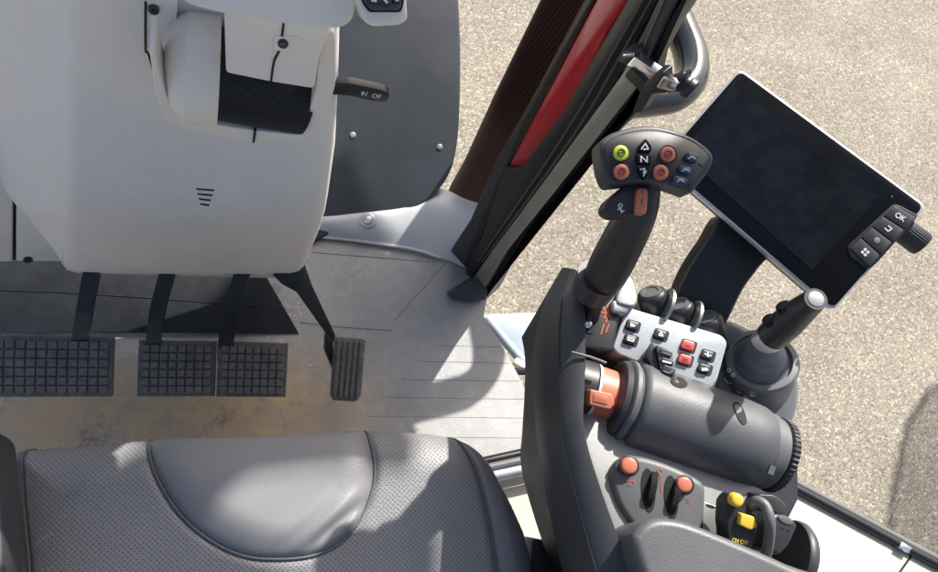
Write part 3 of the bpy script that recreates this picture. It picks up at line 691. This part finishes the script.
for q in (rect(666, 352.5, 13, 6, 18), rect(667.5, 361, 13, 5, 18), rect(669, 370, 13, 8, 18)): pc.append((plate(fillet(q, 1.5), tp, .004, .0042, .001), 'dark'))
pc += [(stroke([(663, 361), (671, 363)], 1.6, tp, .0046), 'white'), (stroke([(663, 352), (670, 355)], 1, tp, .0046), 'tray'), (stroke([(664, 371), (669, 373), (673, 371)], 1, tp, .0046), 'tray')]
put('rocker_switch', pc, con)
# tray
tr = Zp(.618)
put('tray', (plate(fillet([(572, 400), (602, 418), (640, 440), (720, 470), (765, 490), (775, 520), (770, 575), (690, 600), (640, 590), (606, 520), (585, 455)], 5), tr, .02, 0, .003, 3), 'tray'), con)
pod_ = Pl(P(660, 490, .634), (-.22, -.1, .97))
po = spl([(611, 478), (614, 464), (624, 457), (640, 456), (665, 463), (690, 474), (704, 484), (706, 500), (702, 528), (690, 540), (650, 545), (630, 522), (618, 503)], 4)
cp = put('control_pod', [(plate([(p.x, p.y) for p in [V((q[0], q[1], 0)) for q in po]], pod_, .035, 0, .006, 4), 'grey'),
    (plate(ell(627, 466.5, 12, 9, 15), pod_, .003, .0006), 'dark')]
    + [(stroke(q, .7, pod_, .0005), 'orangemark') for q in (((625, 480), (628, 479), (628, 482), (625, 480)), ((630, 481), (633, 480.5), (634, 483)), ((627, 484), (631, 485.5)), ((657.5, 470), (661, 477), (661.5, 492)), ((660, 469), (662, 471)), ((686, 499), (689, 500)), ((687, 502), (690, 503)))], con, angle=60)
for x, y, r in ((629.5, 465.5, 8.2), (685, 484.5, 7.6)):
    put('push_button', [(disc(x, y, r+2, pod_, .004, .001, .1), 'black'), (disc(x, y, r, pod_, .01, .0075, .35), 'orange')], cp)
wd = (pod_.pt(680, 497)-pod_.pt(650, 488)).normalized()
for x, y in ((648.5, 490), (671.5, 497)):
    c = pod_.pt(x-1, y-1, -.013); r = rw(c, 22)
    put('thumb_wheel', [(plate(ell(x, y, 7, 22, -4), pod_, .004, .0007), 'gap'), (revolve(c-wd*rw(c, 4.3), wd, [(0, r*.6), (.0008, r*.96), (.0016, r), (rw(c, 8.6)-.0016, r), (rw(c, 8.6)-.0008, r*.96), (rw(c, 8.6), r*.6)], ribs=64, ribd=.025, u0=pod_.n), 'wheel')], cp, angle=25)
trn = Pl(P(711, 515, .622), (-.1, -.1, 1))
put('tray_rocker', [(plate(fillet([(698, 499), (703, 500), (703, 530), (697, 528)], 1), trn, .02, .004), 'gap'), (plate(fillet([(720, 508), (725, 509), (722, 538), (717, 536)], 1), trn, .02, .004), 'gap'),
    (plate(fillet([(703, 501), (721, 507), (718, 536), (702, 530)], 2), trn, .02, .003, .002), 'tray'), (plate(ell(711, 506, 5, 1.2, 18), trn, .003, .0036), 'gap')], con)
# hand roll along a slanting axis
A, B = P(620, 401, .61), P(765, 451, .61); AX = B-A; Ln = AX.length; r0 = rw(A, 45)
prof = [(.045, 0), (.045, r0*.9), (.06, r0*.985), (.09, r0*1.0), (.5, r0*1.0), (.8, r0*.98), (.9, r0*.95), (.93, r0*.91), (.935, 0)]
put('hand_roll', (revolve(A, AX, [(t*Ln, r) for t, r in prof], 56), 'roll'), con, angle=50)
rbm = revolve(A, AX, [(t*Ln, r) for t, r in prof], 56); rbv = BVHTree.FromBMesh(rbm); rbm.free()
def onroll(px, py, off):
    d = ray(px, py).normalized(); h = rbv.ray_cast(CAM, d); return h[0]-d*off
def rollplate(px, t0, t1): return prism([onroll(x, y, t0) for x, y in px], [onroll(x, y, t1) for x, y in px])
put('roll_recess', [(rollplate(ell(679, 382, 9, 5, 20, 20), .0012, -.006), 'gap')], con)
put('roll_slot', [(rollplate([tuple(p) for p in spl([(733, 404), (738, 402), (744, 410), (747, 422), (743, 424), (737, 416)], 3)], .0010, -.006), 'gap')], con)
put('roll_collar', [(revolve(A, AX, [(t*Ln, r) for t, r in ((-.075, 0), (-.075, r0*.75), (-.06, r0*.86), (-.03, r0*.9), (-.02, r0*.86), (-.02, 0))], 48), 'dark'),
                    (revolve(A, AX, [(t*Ln, r) for t, r in ((-.02, 0), (-.02, r0*.88), (-.005, r0*.95), (.02, r0*.95), (.03, r0*.9), (.046, r0*.88), (.046, 0))], 48), 'grey')], con)
put('roll_bushing', [(revolve(A, AX, [(t*Ln, r) for t, r in ((-.33, 0), (-.33, r0*.5), (-.31, r0*.62), (-.22, r0*.64), (-.205, r0*.6), (-.205, 0))], 40), 'black'), (revolve(A, AX, [(t*Ln, r) for t, r in ((-.207, 0), (-.207, r0*.63), (-.19, r0*.63), (-.19, 0))], 40), 'bezel')], con)
sw = put('orange_switch', [(revolve(A, AX, [(t*Ln, r) for t, r in ((-.19, 0), (-.19, r0*.60), (-.07, r0*.60), (-.07, 0))], 40), 'orange')], con)
tb = Pl(P(603, 398, .648), (-.15, -.25, .95))
put('switch_tab', [(plate(fillet([(590, 389), (613, 394), (615, 404), (610, 410), (589, 405)], 2.5), tb, .02, .001, .0025, 3), 'orange'), (plate(fillet([(594, 393), (609, 396.5), (608, 405), (593, 401.5)], 1.5), tb, .002, .0018, .0007), 'orange')], sw)
put('light_strip', (tube([P(571, 352, .655), P(590, 357, .655), P(606, 363, .655)], .0014, 8, 2), 'grey'), con)
put('roll_shell', [(plate(fillet([(586, 408), (612, 418), (606, 444), (588, 430)], 4), Pl(P(598, 425, .615), (-.2, -.3, .9)), .03, 0, .004), 'grey')], con)
put('end_dial', [(revolve(A, AX, [(t*Ln, r) for t, r in ((.93, 0), (.93, r0*.86), (.94, r0*.88), (.985, r0*.87), (.99, r0*.83), (1.03, r0*.82), (1.04, r0*.78), (1.04, 0))], 56), 'grey'),
    (revolve(A, AX, [(t*Ln, r) for t, r in ((1.04, r0*.4), (1.04, r0*.82), (1.05, r0*.86), (1.085, r0*.86), (1.1, r0*.78), (1.105, 0))], ribs=48, ribd=.025), 'black'), (plate(rect(784, 452, 4, 3, 20), Zp(.646), .002), 'blue'), (plate(rect(772, 470, 6, 9, 20), Zp(.656), .003), 'dark')], con, angle=30)

# armrest pad in the foreground
pad = thing('armrest_cushion', 'dark grey padded armrest cushion in the foreground below the red push buttons', 'armrest', tuple(P(720, 560, .6)))
pdp = Pl(P(720, 560, .69), (-.08, 0, 1))
put('cushion_body', (plate([tuple(p) for p in spl([(634, 545), (637, 530), (648, 520), (664, 517), (690, 522), (740, 542), (790, 564), (840, 590), (860, 680), (680, 690), (652, 600)], 4)], pdp, .07, 0, .030, 8), 'roll'), pad, angle=80)
put('cushion_base', (plate([(650, 540), (690, 535), (780, 570), (800, 660), (690, 670)], Pl(pdp.p-V((0, 0, .05)), pdp.n), .04), 'black'), pad)

# ------------------------------------------------------------------ multi-function drive lever
hd = Pl(P(655, 158, .82), (-.12, -.30, .95))
dl = thing('drive_lever', 'black drive lever with a curved head of orange, lime and blue keys', 'control lever', tuple(P(597, 300, .6)))
pts = [P(588, 330, .60), P(594, 300, .655), P(605, 276, .69), P(622, 243, .73), P(638, 210, .765), P(644, 175, .79)]
put('lever_grip', (tube(pts, [rw(p, r) for p, r in zip(pts, (8, 11, 20.5, 21.5, 19.5, 17))], 28, 7), 'black'), dl)
put('lever_collar', [(tube([P(591, 292, .662), P(600, 277, .685)], [rw(pts[1], 20), rw(pts[1], 22.5)], 28, 2), 'dark'), (disc(590, 272, 4, Zp(.68), .004, .002), 'steel')], dl)
put('collar_pad', (plate([tuple(p) for p in spl([(616, 300), (622, 283), (628, 275), (634, 281), (638, 298), (634, 306), (624, 305)], 4)], Pl(P(627, 290, .64), (-.1, .1, 1)), .02, 0, .006, 4), 'tray'), dl)
put('lever_knuckle', (plate(fillet([(612, 300), (624, 299), (632, 306), (626, 314), (612, 312)], 3), Pl(P(620, 305, .638), (-.1, -.1, 1)), .02, 0, .004, 3), 'steel'), dl)
ho = [(600, 144), (604, 138), (614, 132), (632, 127), (652, 125.5), (672, 129), (692, 136.5), (706, 146), (713.5, 155), (713, 164), (706, 176), (697, 187), (692, 192), (683, 189), (668, 184), (650, 181.5), (632, 182), (616, 184), (609, 182.5), (604, 172), (601, 157)]
hs = [tuple(p) for p in spl(ho, 3)]
hb = put('lever_head', [(plate(hs, hd, .022, 0, .006, 4), 'dark'), (plate([(656+(x-656)*.93, 158.5+(y-158.5)*.88+1.2) for x, y in hs], hd, .003, .0008, .0008, 1), 'black')], dl, angle=50)
def circ(x, y, r, n=14): return [(x+r*math.cos(2*math.pi*k/n), y+r*math.sin(2*math.pi*k/n)) for k in range(n+1)]
for x, y, m, q in ((621.5, 152.5, 'lime', [circ(621.5, 152.5, 3.4), [(619.5, 153), (623.5, 152)]]), (622, 171.5, 'orange', [circ(622, 171.5, 3.4), [(620, 173), (622, 169), (624, 173)]]),
                   (668.5, 154, 'orange', [circ(668.5, 154, 3.4), [(667, 154.5), (670, 153.5)]]), (661.5, 172, 'orange', [circ(661.5, 172, 3.2), [(661, 170), (662, 173)]])):
    put('round_key', [(disc(x, y, 9.2, hd, .003, .0012, .05), 'gap'), (disc(x, y, 7.8, hd, .006, .0042, .25), m)] + [(stroke(s, .9, hd, .0051) , 'redmark' if m == 'orange' else 'dark') for s in q], hb)
for o_, lab in (([(646, 138), (652, 146), (651.5, 152), (638, 151.5), (638.5, 146)], 'a'), ([(636.5, 154.5), (651.5, 155), (651, 164.5), (637, 164)], 'N'), ([(637, 166), (651, 166.5), (650, 173), (645, 180), (640, 176)], 'z')):
    pc = [(plate(fillet(o_, 1.5), hd, .005, .0034, .001), 'gloss')]
    if lab == 'N': pc.append((text('N', 644.2, 159.6, 1, .05, 6.5, hd, .0038, 1.25), 'white'))
    elif lab == 'a': pc.append((stroke([(641.5, 149), (645.5, 143.5), (648.5, 149), (643.5, 149.4)], 1.1, hd, .0038), 'white'))
    else: pc.append((stroke([(640.5, 169.5), (645, 168.5), (643.5, 173), (646.5, 171), (643.5, 176)], 1.1, hd, .0038), 'white'))
    put('arrow_key' if lab != 'N' else 'neutral_key', pc, hb)
for x, y, w, h, a in ((692, 157.5, 13, 9, 18), (685.5, 170, 13, 8, 16), (680.5, 180.5, 15, 8, 16)):
    put('blue_key', [(plate(fillet(rect(x, y, w, h, a), 3.5), hd, .005, .003, .0014), 'blue'), (stroke([(x-3.5, y+1), (x, y-.5), (x+4, y+1.5)], 1.1, hd, .0035), 'bezel'), (stroke([(x-2, y-1.8), (x+3, y-.6)], .9, hd, .0035), 'bezel')], hb)
put('head_mark', [(stroke([(699, 164), (704, 166)], .7, hd, .0013), 'grey')], hb)
pdl = Pl(P(625, 204, .785), (-.14, -.3, .94))
pb = put('thumb_paddle', [(plate(fillet([(604, 207), (607, 200), (626, 184), (652, 183), (650, 200), (644, 214), (612, 216.5), (605.5, 212)], 4), pdl, .018, .012, .004, 3), 'black'),
    (stroke(circ(620.5, 205.5, 1.8, 8), .9, pdl, .0126), 'white'), (stroke([(618, 210), (620.5, 207.5), (621.5, 212.5), (624, 210.5)], 1, pdl, .0126), 'white')], dl, angle=50)
put('rocker_key', [(plate(fillet(rect(642, 201, 12, 27, 4), 6, 5), pdl, .006, .0165, .002, 3), 'orange'), (stroke([(642.5, 191), (643.5, 193)], 1, pdl, .017), 'redmark'), (stroke([(643, 198), (641.5, 202), (643, 204)], 1, pdl, .017), 'redmark')], pb)

# ------------------------------------------------------------------ fingertip levers behind the key panel
def finger(x, y, label, ring=True):
    t = thing('fingertip_lever', label, 'control lever', tuple(P(x, y+20, .58)), 'fingertip levers along the key panel')
    b0, b1 = P(x+8, y+28, .595), P(x-1, y-3, .622); ax = b1-b0; L = ax.length; r = rw(b1, 15)
    put('lever_cap', (revolve(b0, ax, [(0, r*.95), (L*.6, r*1.0), (L*.88, r), (L*.96, r*.92), (L, r*.8), (L*1.01, 0)], 32), 'black'), t)
    put('cap_badge', (revolve(b1-ax.normalized()*.001, ax, [(0, r*.76), (.0025, r*.7), (.0027, r*.5), (.0016, r*.46), (.0016, 0)], 28), 'grey'), t)
    if ring:
        d = (P(x+30, y+12, .63)-P(x, y, .63)).normalized(); c = P(x+12, y+11, .622); R_ = rw(c, 19)
        put('divider_disc', (revolve(c, d, [(0, R_*.6), (0, R_), (.003, R_), (.0045, R_*.9), (.005, R_*.6)], 36), 'steel'), t)
    return t
finger(652, 295, 'black fingertip lever closest to the drive lever')
finger(679, 307, 'black fingertip lever in the middle, between two silver divider discs')
finger(707, 320, 'black fingertip lever nearest the joystick, without a divider disc', False)

# ------------------------------------------------------------------ joystick
js = thing('joystick', 'black joystick with a silver tip rising from a round ringed base', 'joystick', tuple(P(755, 390, .55)))
c0, c1 = P(757, 374, .575), P(768, 338, .65); ax = (c1-c0).normalized(); r = rw(c0, 35)
put('joystick_base', (revolve(c0-ax*.02, ax, [(0, r*.9), (.004, r), (.02, r*1.0), (.034, r*.97), (.040, r*.93), (.044, r*.92), (.046, r*.98), (.052, r*.99), (.056, r*.93), (.057, r*.80), (.053, r*.78), (.053, 0)], 56), 'boot'), js, angle=45)
put('base_skirt', (plate([tuple(p) for p in spl([(719, 330), (730, 322), (745, 326), (788, 352), (801, 378), (800, 408), (791, 427), (777, 432), (735, 408), (716, 390), (716, 358)], 4)], Pl(P(757, 390, .575), (-.1, -.35, .93)), .04, 0, .012, 5), 'boot'), js, angle=60)
jdep = bpy.context.evaluated_depsgraph_get(); bpy.context.view_layer.update()
jb = bmesh.new()
for o in js.children:
    t = o.data.copy(); t.transform(Matrix.Translation(BASE[o.name])); jb.from_mesh(t); bpy.data.meshes.remove(t)
jbv = BVHTree.FromBMesh(jb); jb.free()
def onjoy(px, py, off):
    d = ray(px, py).normalized(); h = jbv.ray_cast(CAM, d); return h[0]-d*off
def joystroke(px, w):
    out = bmesh.new()
    for (x0, y0), (x1, y1) in zip(px[:-1], px[1:]):
        d = V((x1-x0, y1-y0)).normalized(); nn = V((-d.y, d.x))*w/2; e = d*w*.3
        q = [(x0-e.x+nn.x, y0-e.y+nn.y), (x1+e.x+nn.x, y1+e.y+nn.y), (x1+e.x-nn.x, y1+e.y-nn.y), (x0-e.x-nn.x, y0-e.y-nn.y)]
        b1 = prism([onjoy(*k, .0006) for k in q], [onjoy(*k, -.001) for k in q]); t = bpy.data.meshes.new('t'); b1.to_mesh(t); b1.free(); out.from_mesh(t); bpy.data.meshes.remove(t)
    return out
put('base_mark', [(joystroke(q, 1.2), 'white') for q in (circ(729, 370, 1.8, 6), circ(733, 375, 1.6, 6), [(725, 379), (728, 383), (732, 383)], [(736, 386), (741, 389)], circ(752, 394, 2.2, 8), [(745, 391), (755, 396)], [(737, 391), (740, 393)], [(744, 396), (748, 398)])], js)
g0 = c0+ax*.034; pts = [g0, P(772, 336, .672), P(788, 322, .70), P(803, 309, .727), P(816, 299, .752)]
put('joystick_boot', (revolve(g0-ax*.004, ax, [(0, r*.78), (.004, r*.72), (.007, r*.62), (.014, r*.56), (.017, r*.60), (.021, r*.56), (.026, r*.47), (.029, r*.50), (.033, r*.46), (.05, r*.40), (.054, r*.2), (.054, 0)], 44), 'boot'), js)
put('joystick_grip', (tube(pts[1:], [rw(p, k) for p, k in zip(pts[1:], (15.5, 16, 14, 11.5))], 26, 6), 'black'), js)
tipd = (pts[-1]-pts[-2]).normalized()
put('grip_tip', (revolve(pts[-1]-tipd*.003, tipd, [(0, rw(pts[-1], 9.5)), (.002, rw(pts[-1], 9.2)), (.0035, rw(pts[-1], 8)), (.004, rw(pts[-1], 5)), (.004, 0)], 28), 'tray'), js)
for x, y in ((784, 307), (770, 320)):
    c = P(x, y, .715 if x > 775 else .693); put('grip_button', (revolve(c, V((-.6, .35, .5)), [(-.006, .0075), (.001, .0075), (.0035, .005), (.004, 0)], 20), 'gloss'), js)

# ------------------------------------------------------------------ yellow topped lever and loops
yl = thing('yellow_lever', 'black lever with a yellow knob and yellow slider beside the armrest cushion', 'control lever', tuple(P(740, 530, .58)))
yq = Pl(P(740, 525, .665), (-.15, -.25, .95))
put('lever_body', [(plate(fillet([(728, 503), (735, 495), (744, 498), (748, 510), (757, 514), (758, 526), (752, 552), (730, 546), (727, 525)], 3), yq, .024, 0, .003, 3), 'black'), (text('ON OFF', 740, 541.5, 1, .22, 4, yq, .0007, .8), 'yellowmark')], yl)
put('yellow_knob', (disc(738, 500.5, 6.8, yq, .008, .009, .8), 'yellow'), yl)
put('yellow_slider', (plate(fillet([(741, 513), (755, 517), (757, 527), (751, 530), (740, 525)], 2), yq, .012, .006, .002, 3), 'yellow'), yl)
lpv = thing('lever_loop', 'grey looped lever arching just right of the yellow slider', 'control lever', tuple(P(765, 540, .58)))
pts = [P(750, 506, .665), P(757, 501, .675), P(766, 507, .68), P(770, 524, .68), P(768, 545, .665), P(763, 566, .64)]
put('loop_tube', (tube(pts, [rw(p, 5.4) for p in pts], 14, 6), 'grey'), lpv)
put('loop_foot', (plate(fillet([(757, 494), (775, 495), (788, 506), (782, 516), (768, 508)], 4), Pl(P(772, 505, .64), (-.2, -.2, 1)), .03, 0, .005, 3), 'dark'), lpv)
pdv = thing('paddle_lever', 'black paddle lever with a large round dark disc by the cream fender', 'control lever', tuple(P(788, 545, .56)))
d = (P(810, 560, .62)-P(770, 545, .62)).normalized(); c = P(787, 556, .60); r = rw(c, 37)
put('paddle_disc', (revolve(c, d, [(0, 0), (0, r*.96), (.002, r), (.007, r), (.011, r*.93), (.013, r*.5), (.013, 0)], 44), 'dark'), pdv)
c2 = P(775, 535, .625); r2 = rw(c2, 22)
pk = Pl(P(782, 528, .655), (.1, -.2, .97))
put('paddle_body', [(plate(fillet([(768, 522), (776, 513), (790, 516), (799, 525), (790, 545), (780, 556), (766, 548)], 4), pk, .06, 0, .005, 3), 'black')] + [(disc(x, y, 1.4, pk, .001, .0006), 'gap') for x, y in ((776, 525), (783, 527.5), (789, 530))] + [(plate(ell(786, 520, 8, 3.5, 25), pk, .002, .0012, .0006), 'grey')], pdv)

# ------------------------------------------------------------------ terminal
mo = Pl(P(800, 190, .72), (-.34, -.27, .90))
te = thing('display_terminal', 'large black touchscreen terminal in a thin silver frame, tilted on its bracket', 'screen', tuple(mo.pt(720, 300)))
cn = [(740, 68), (927, 206), (834, 311), (659, 161)]
ctr = V((sum(c[0] for c in cn)/4, sum(c[1] for c in cn)/4))
def inset(d):
    out = []
    for i in range(4):
        a, b_, c_ = V(cn[i-1]), V(cn[i]), V(cn[(i+1) % 4]); u, w = (a-b_).normalized(), (c_-b_).normalized(); out.append(tuple(b_+(u+w)*d))
    return out
put('housing', [(plate(fillet(inset(0), 7, 6), mo, .010, 0, .002, 3), 'bezel'), (plate(fillet(inset(4), 8), mo, .030, -.008, .004), 'black')], te)
put('glass_front', (plate(fillet(inset(2.2), 7, 6), mo, .002, .0012, .0008), 'gloss'), te)
put('screen', (plate(fillet([(743, 91), (881, 195), (812, 270), (680, 152), (684, 146)], 2), mo, .001, .0016), 'screen'), te)
pk = Pl(mo.p+mo.n*.0016, mo.n)
kq = [(895, 207), (922, 209.5), (873, 266), (851, 251)]
kp_ = put('key_strip', (plate(fillet([(893, 204), (900, 205.5), (919, 215.5), (878, 262), (869, 270), (850, 256), (847.5, 246)], 4), pk, .002, .0010, .0006), 'black'), te)
def tkey(i):
    # four keys along the strip
    f0, f1 = i/4+.012, (i+1)/4-.012
    L0, L1, R0, R1 = V((895, 205.5)), V((850, 248.5)), V((917, 217)), V((869, 267.5))
    q = [L0.lerp(L1, f0), R0.lerp(R1, f0), R0.lerp(R1, f1), L0.lerp(L1, f1)]
    c = sum(q, V((0, 0)))/4; pc = [(plate(fillet([tuple(p) for p in q], 2), pk, .002, .0020, .0005), 'dark')]
    if i == 0: pc.append((text('OK', c.x, c.y, 1, .62, 5.5, pk, .0025, .9), 'white'))
    if i == 1: pc.append((stroke([(c.x-3.5, c.y-.5), (c.x-.5, c.y+2.5), (c.x+3.5, c.y), (c.x, c.y-3)], 1.2, pk, .0024), 'white'))
    if i == 2: pc.append((disc(c.x, c.y, 3, pk, .001, .0025, .1), 'tray'))
    if i == 3: pc += [(plate(rect(c.x+a, c.y+b_, 2.6, 2.6, 40), pk, .001, .0026), 'white') for a, b_ in ((0, -2.7), (2.7, 0), (0, 2.7), (-2.7, 0))]
    put('terminal_key', pc, kp_)
for i in range(4): tkey(i)
kc = mo.pt(905, 244, -.010); kd = (mo.pt(932, 232, -.010)-mo.pt(902, 246, -.010)); kd = (mo.pt(925, 243, -.01)-mo.pt(905, 228, -.01)).normalized()
r = rw(kc, 12.5); k0 = mo.pt(904, 231, -.012)
put('rotary_knob', (revolve(k0, kd, [(0, r), (rw(kc, 20), r), (rw(kc, 22), r*.93), (rw(kc, 22.2), 0)], ribs=30, ribd=.03), 'black'), te, angle=25)
put('camera_dot', (disc(892, 197, 1.2, pk, .001, .0004), 'dark'), te)
arm = Pl(P(715, 275, .63), (-.25, -.45, .86))
put('support_arm', (plate([tuple(p) for p in spl([(728, 215), (775, 245), (760, 268), (744, 290), (728, 322), (712, 345), (672, 318), (678, 292), (690, 266), (706, 242)], 4)], arm, .03, 0, .005, 3), 'black'), te, angle=50)

# ================================================================== UNSEEN ROOF PIECE (added above the view, outlined to shape seat sun patches)
SUN_EL, SUN_AZ = 41., 39.2
_e, _a = math.radians(SUN_EL), math.radians(SUN_AZ)
RZ = 1.7
_k = (RZ-SZ)/math.sin(_e)
def rp(x, y):
    p = P(x, y, SZ); return (p.x+math.sin(_a)*math.cos(_e)*_k, p.y+math.cos(_a)*math.cos(_e)*_k)
q = [(.45, -.9)] + [(.70, -.9), (.95, .7)] + [rp(x, y) for x, y in ((440, 620), (440, 530), (404, 532), (372, 562), (340, 578), (300, 574), (262, 552), (208, 520), (226, 495), (250, 475), (310, 466), (416, 460), (425, 420))]
q += [(q[-1][0], 1.34), (rp(160, 428)[0], 1.34)] + [rp(x, y) for x, y in ((160, 428), (104, 470), (54, 528), (40, 500), (20, 428))]
top = [V((x, y, RZ+.012)) for x, y in q]
rf = thing('roof_sun_mask', 'unseen roof piece outlined to shape the sun patches on the seat', 'roof', (.7, .6, RZ))
put('sun_mask_slab', (prism(top, [p-V((0, 0, .012)) for p in top]), 'roof'), rf)

mu, mv = V((math.cos(_a), -math.sin(_a), 0)), V((math.sin(_a), math.cos(_a), 0))
mi = thing('floor_sun_blocker', 'unseen mirror shape on an arm, added to shade the footwell floor', 'sun blocker', tuple(mu*-.2+mv*1.75+V((0, 0, 1.0))))  # unseen mirror shape, added to keep the sun off the footwell floor
q = fillet([(-.42, 1.08), (-.06, 1.08), (-.06, 1.56), (-.42, 1.56)], .04)
put('blocker_housing', (prism([mu*a+mv*1.75+V((0, 0, b)) for a, b in q], [mu*a+mv*1.83+V((0, 0, b)) for a, b in q], .006), 'black'), mi)
put('blocker_face', (prism([mu*a*.92-mu*.019+mv*1.7485+V((0, 0, (b-1.32)*.92+1.32)) for a, b in q], [mu*a*.92-mu*.019+mv*1.752+V((0, 0, (b-1.32)*.92+1.32)) for a, b in q]), 'chrome'), mi)
put('blocker_arm', (tube([mu*-.2+mv*1.8+V((0, 0, 1.54)), mu*-.2+mv*1.8+V((0, 0, 1.6)), V((.98, 1.25, RZ-.02))], .014, 10, 4), 'black'), mi)

# unseen tinted pane added beyond the frame, outlined to shade the ground's right edge
gp_ = [P(x, y, GZ) for x, y in ((878, 640), (892, 500), (908, 425), (930, 390), (975, 372), (1020, 640))]
vd = max(p.dot(mv) for p in gp_)+1.55
dq = [(p.dot(mu), (vd-p.dot(mv))*math.tan(_e)+GZ) for p in gp_]
od = thing('ground_sun_blocker', 'unseen tinted pane added to shade the ground on the right', 'door', tuple(mu*dq[0][0]+mv*vd+V((0, 0, min(b for a, b in dq)))))
put('blocker_pane', (prism([mu*a+mv*vd+V((0, 0, b)) for a, b in dq], [mu*a+mv*(vd+.02)+V((0, 0, b)) for a, b in dq]), MT['tint']), od)
put('blocker_rim', (tube([mu*a+mv*vd+V((0, 0, b)) for a, b in dq+dq[:1]], .018, 10, 1), 'seal'), od)

# ================================================================== LIGHT        # azimuth measured from +Y (forward) towards +X (right)
w = bpy.data.worlds.new('World'); scene.world = w; w.use_nodes = True; nt = w.node_tree
sk = nt.nodes.new('ShaderNodeTexSky'); sk.sky_type = 'NISHITA'; sk.sun_disc = False
sk.sun_elevation = math.radians(SUN_EL); sk.sun_rotation = math.radians(SUN_AZ); sk.air_density = .75; sk.dust_density = 4.; sk.ozone_density = .6
bg = nt.nodes['Background']; nt.links.new(sk.outputs[0], bg.inputs[0]); bg.inputs[1].default_value = .12
sl = bpy.data.lights.new('sun', 'SUN'); sl.energy = 5.; sl.angle = math.radians(.8); sl.color = (1, .955, .89)
so = bpy.data.objects.new('sun', sl); COL.objects.link(so)
e, a = math.radians(SUN_EL), math.radians(SUN_AZ)
sd = V((math.sin(a)*math.cos(e), math.cos(a)*math.cos(e), math.sin(e)))
so.rotation_euler = sd.to_track_quat('Z', 'Y').to_euler(); so.location = sd*5
scene.view_settings.view_transform = 'Standard'; scene.view_settings.look = 'None'; scene.view_settings.exposure = .8; scene.view_settings.gamma = 1
scene.render.engine = 'CYCLES'; scene.cycles.max_bounces = 8
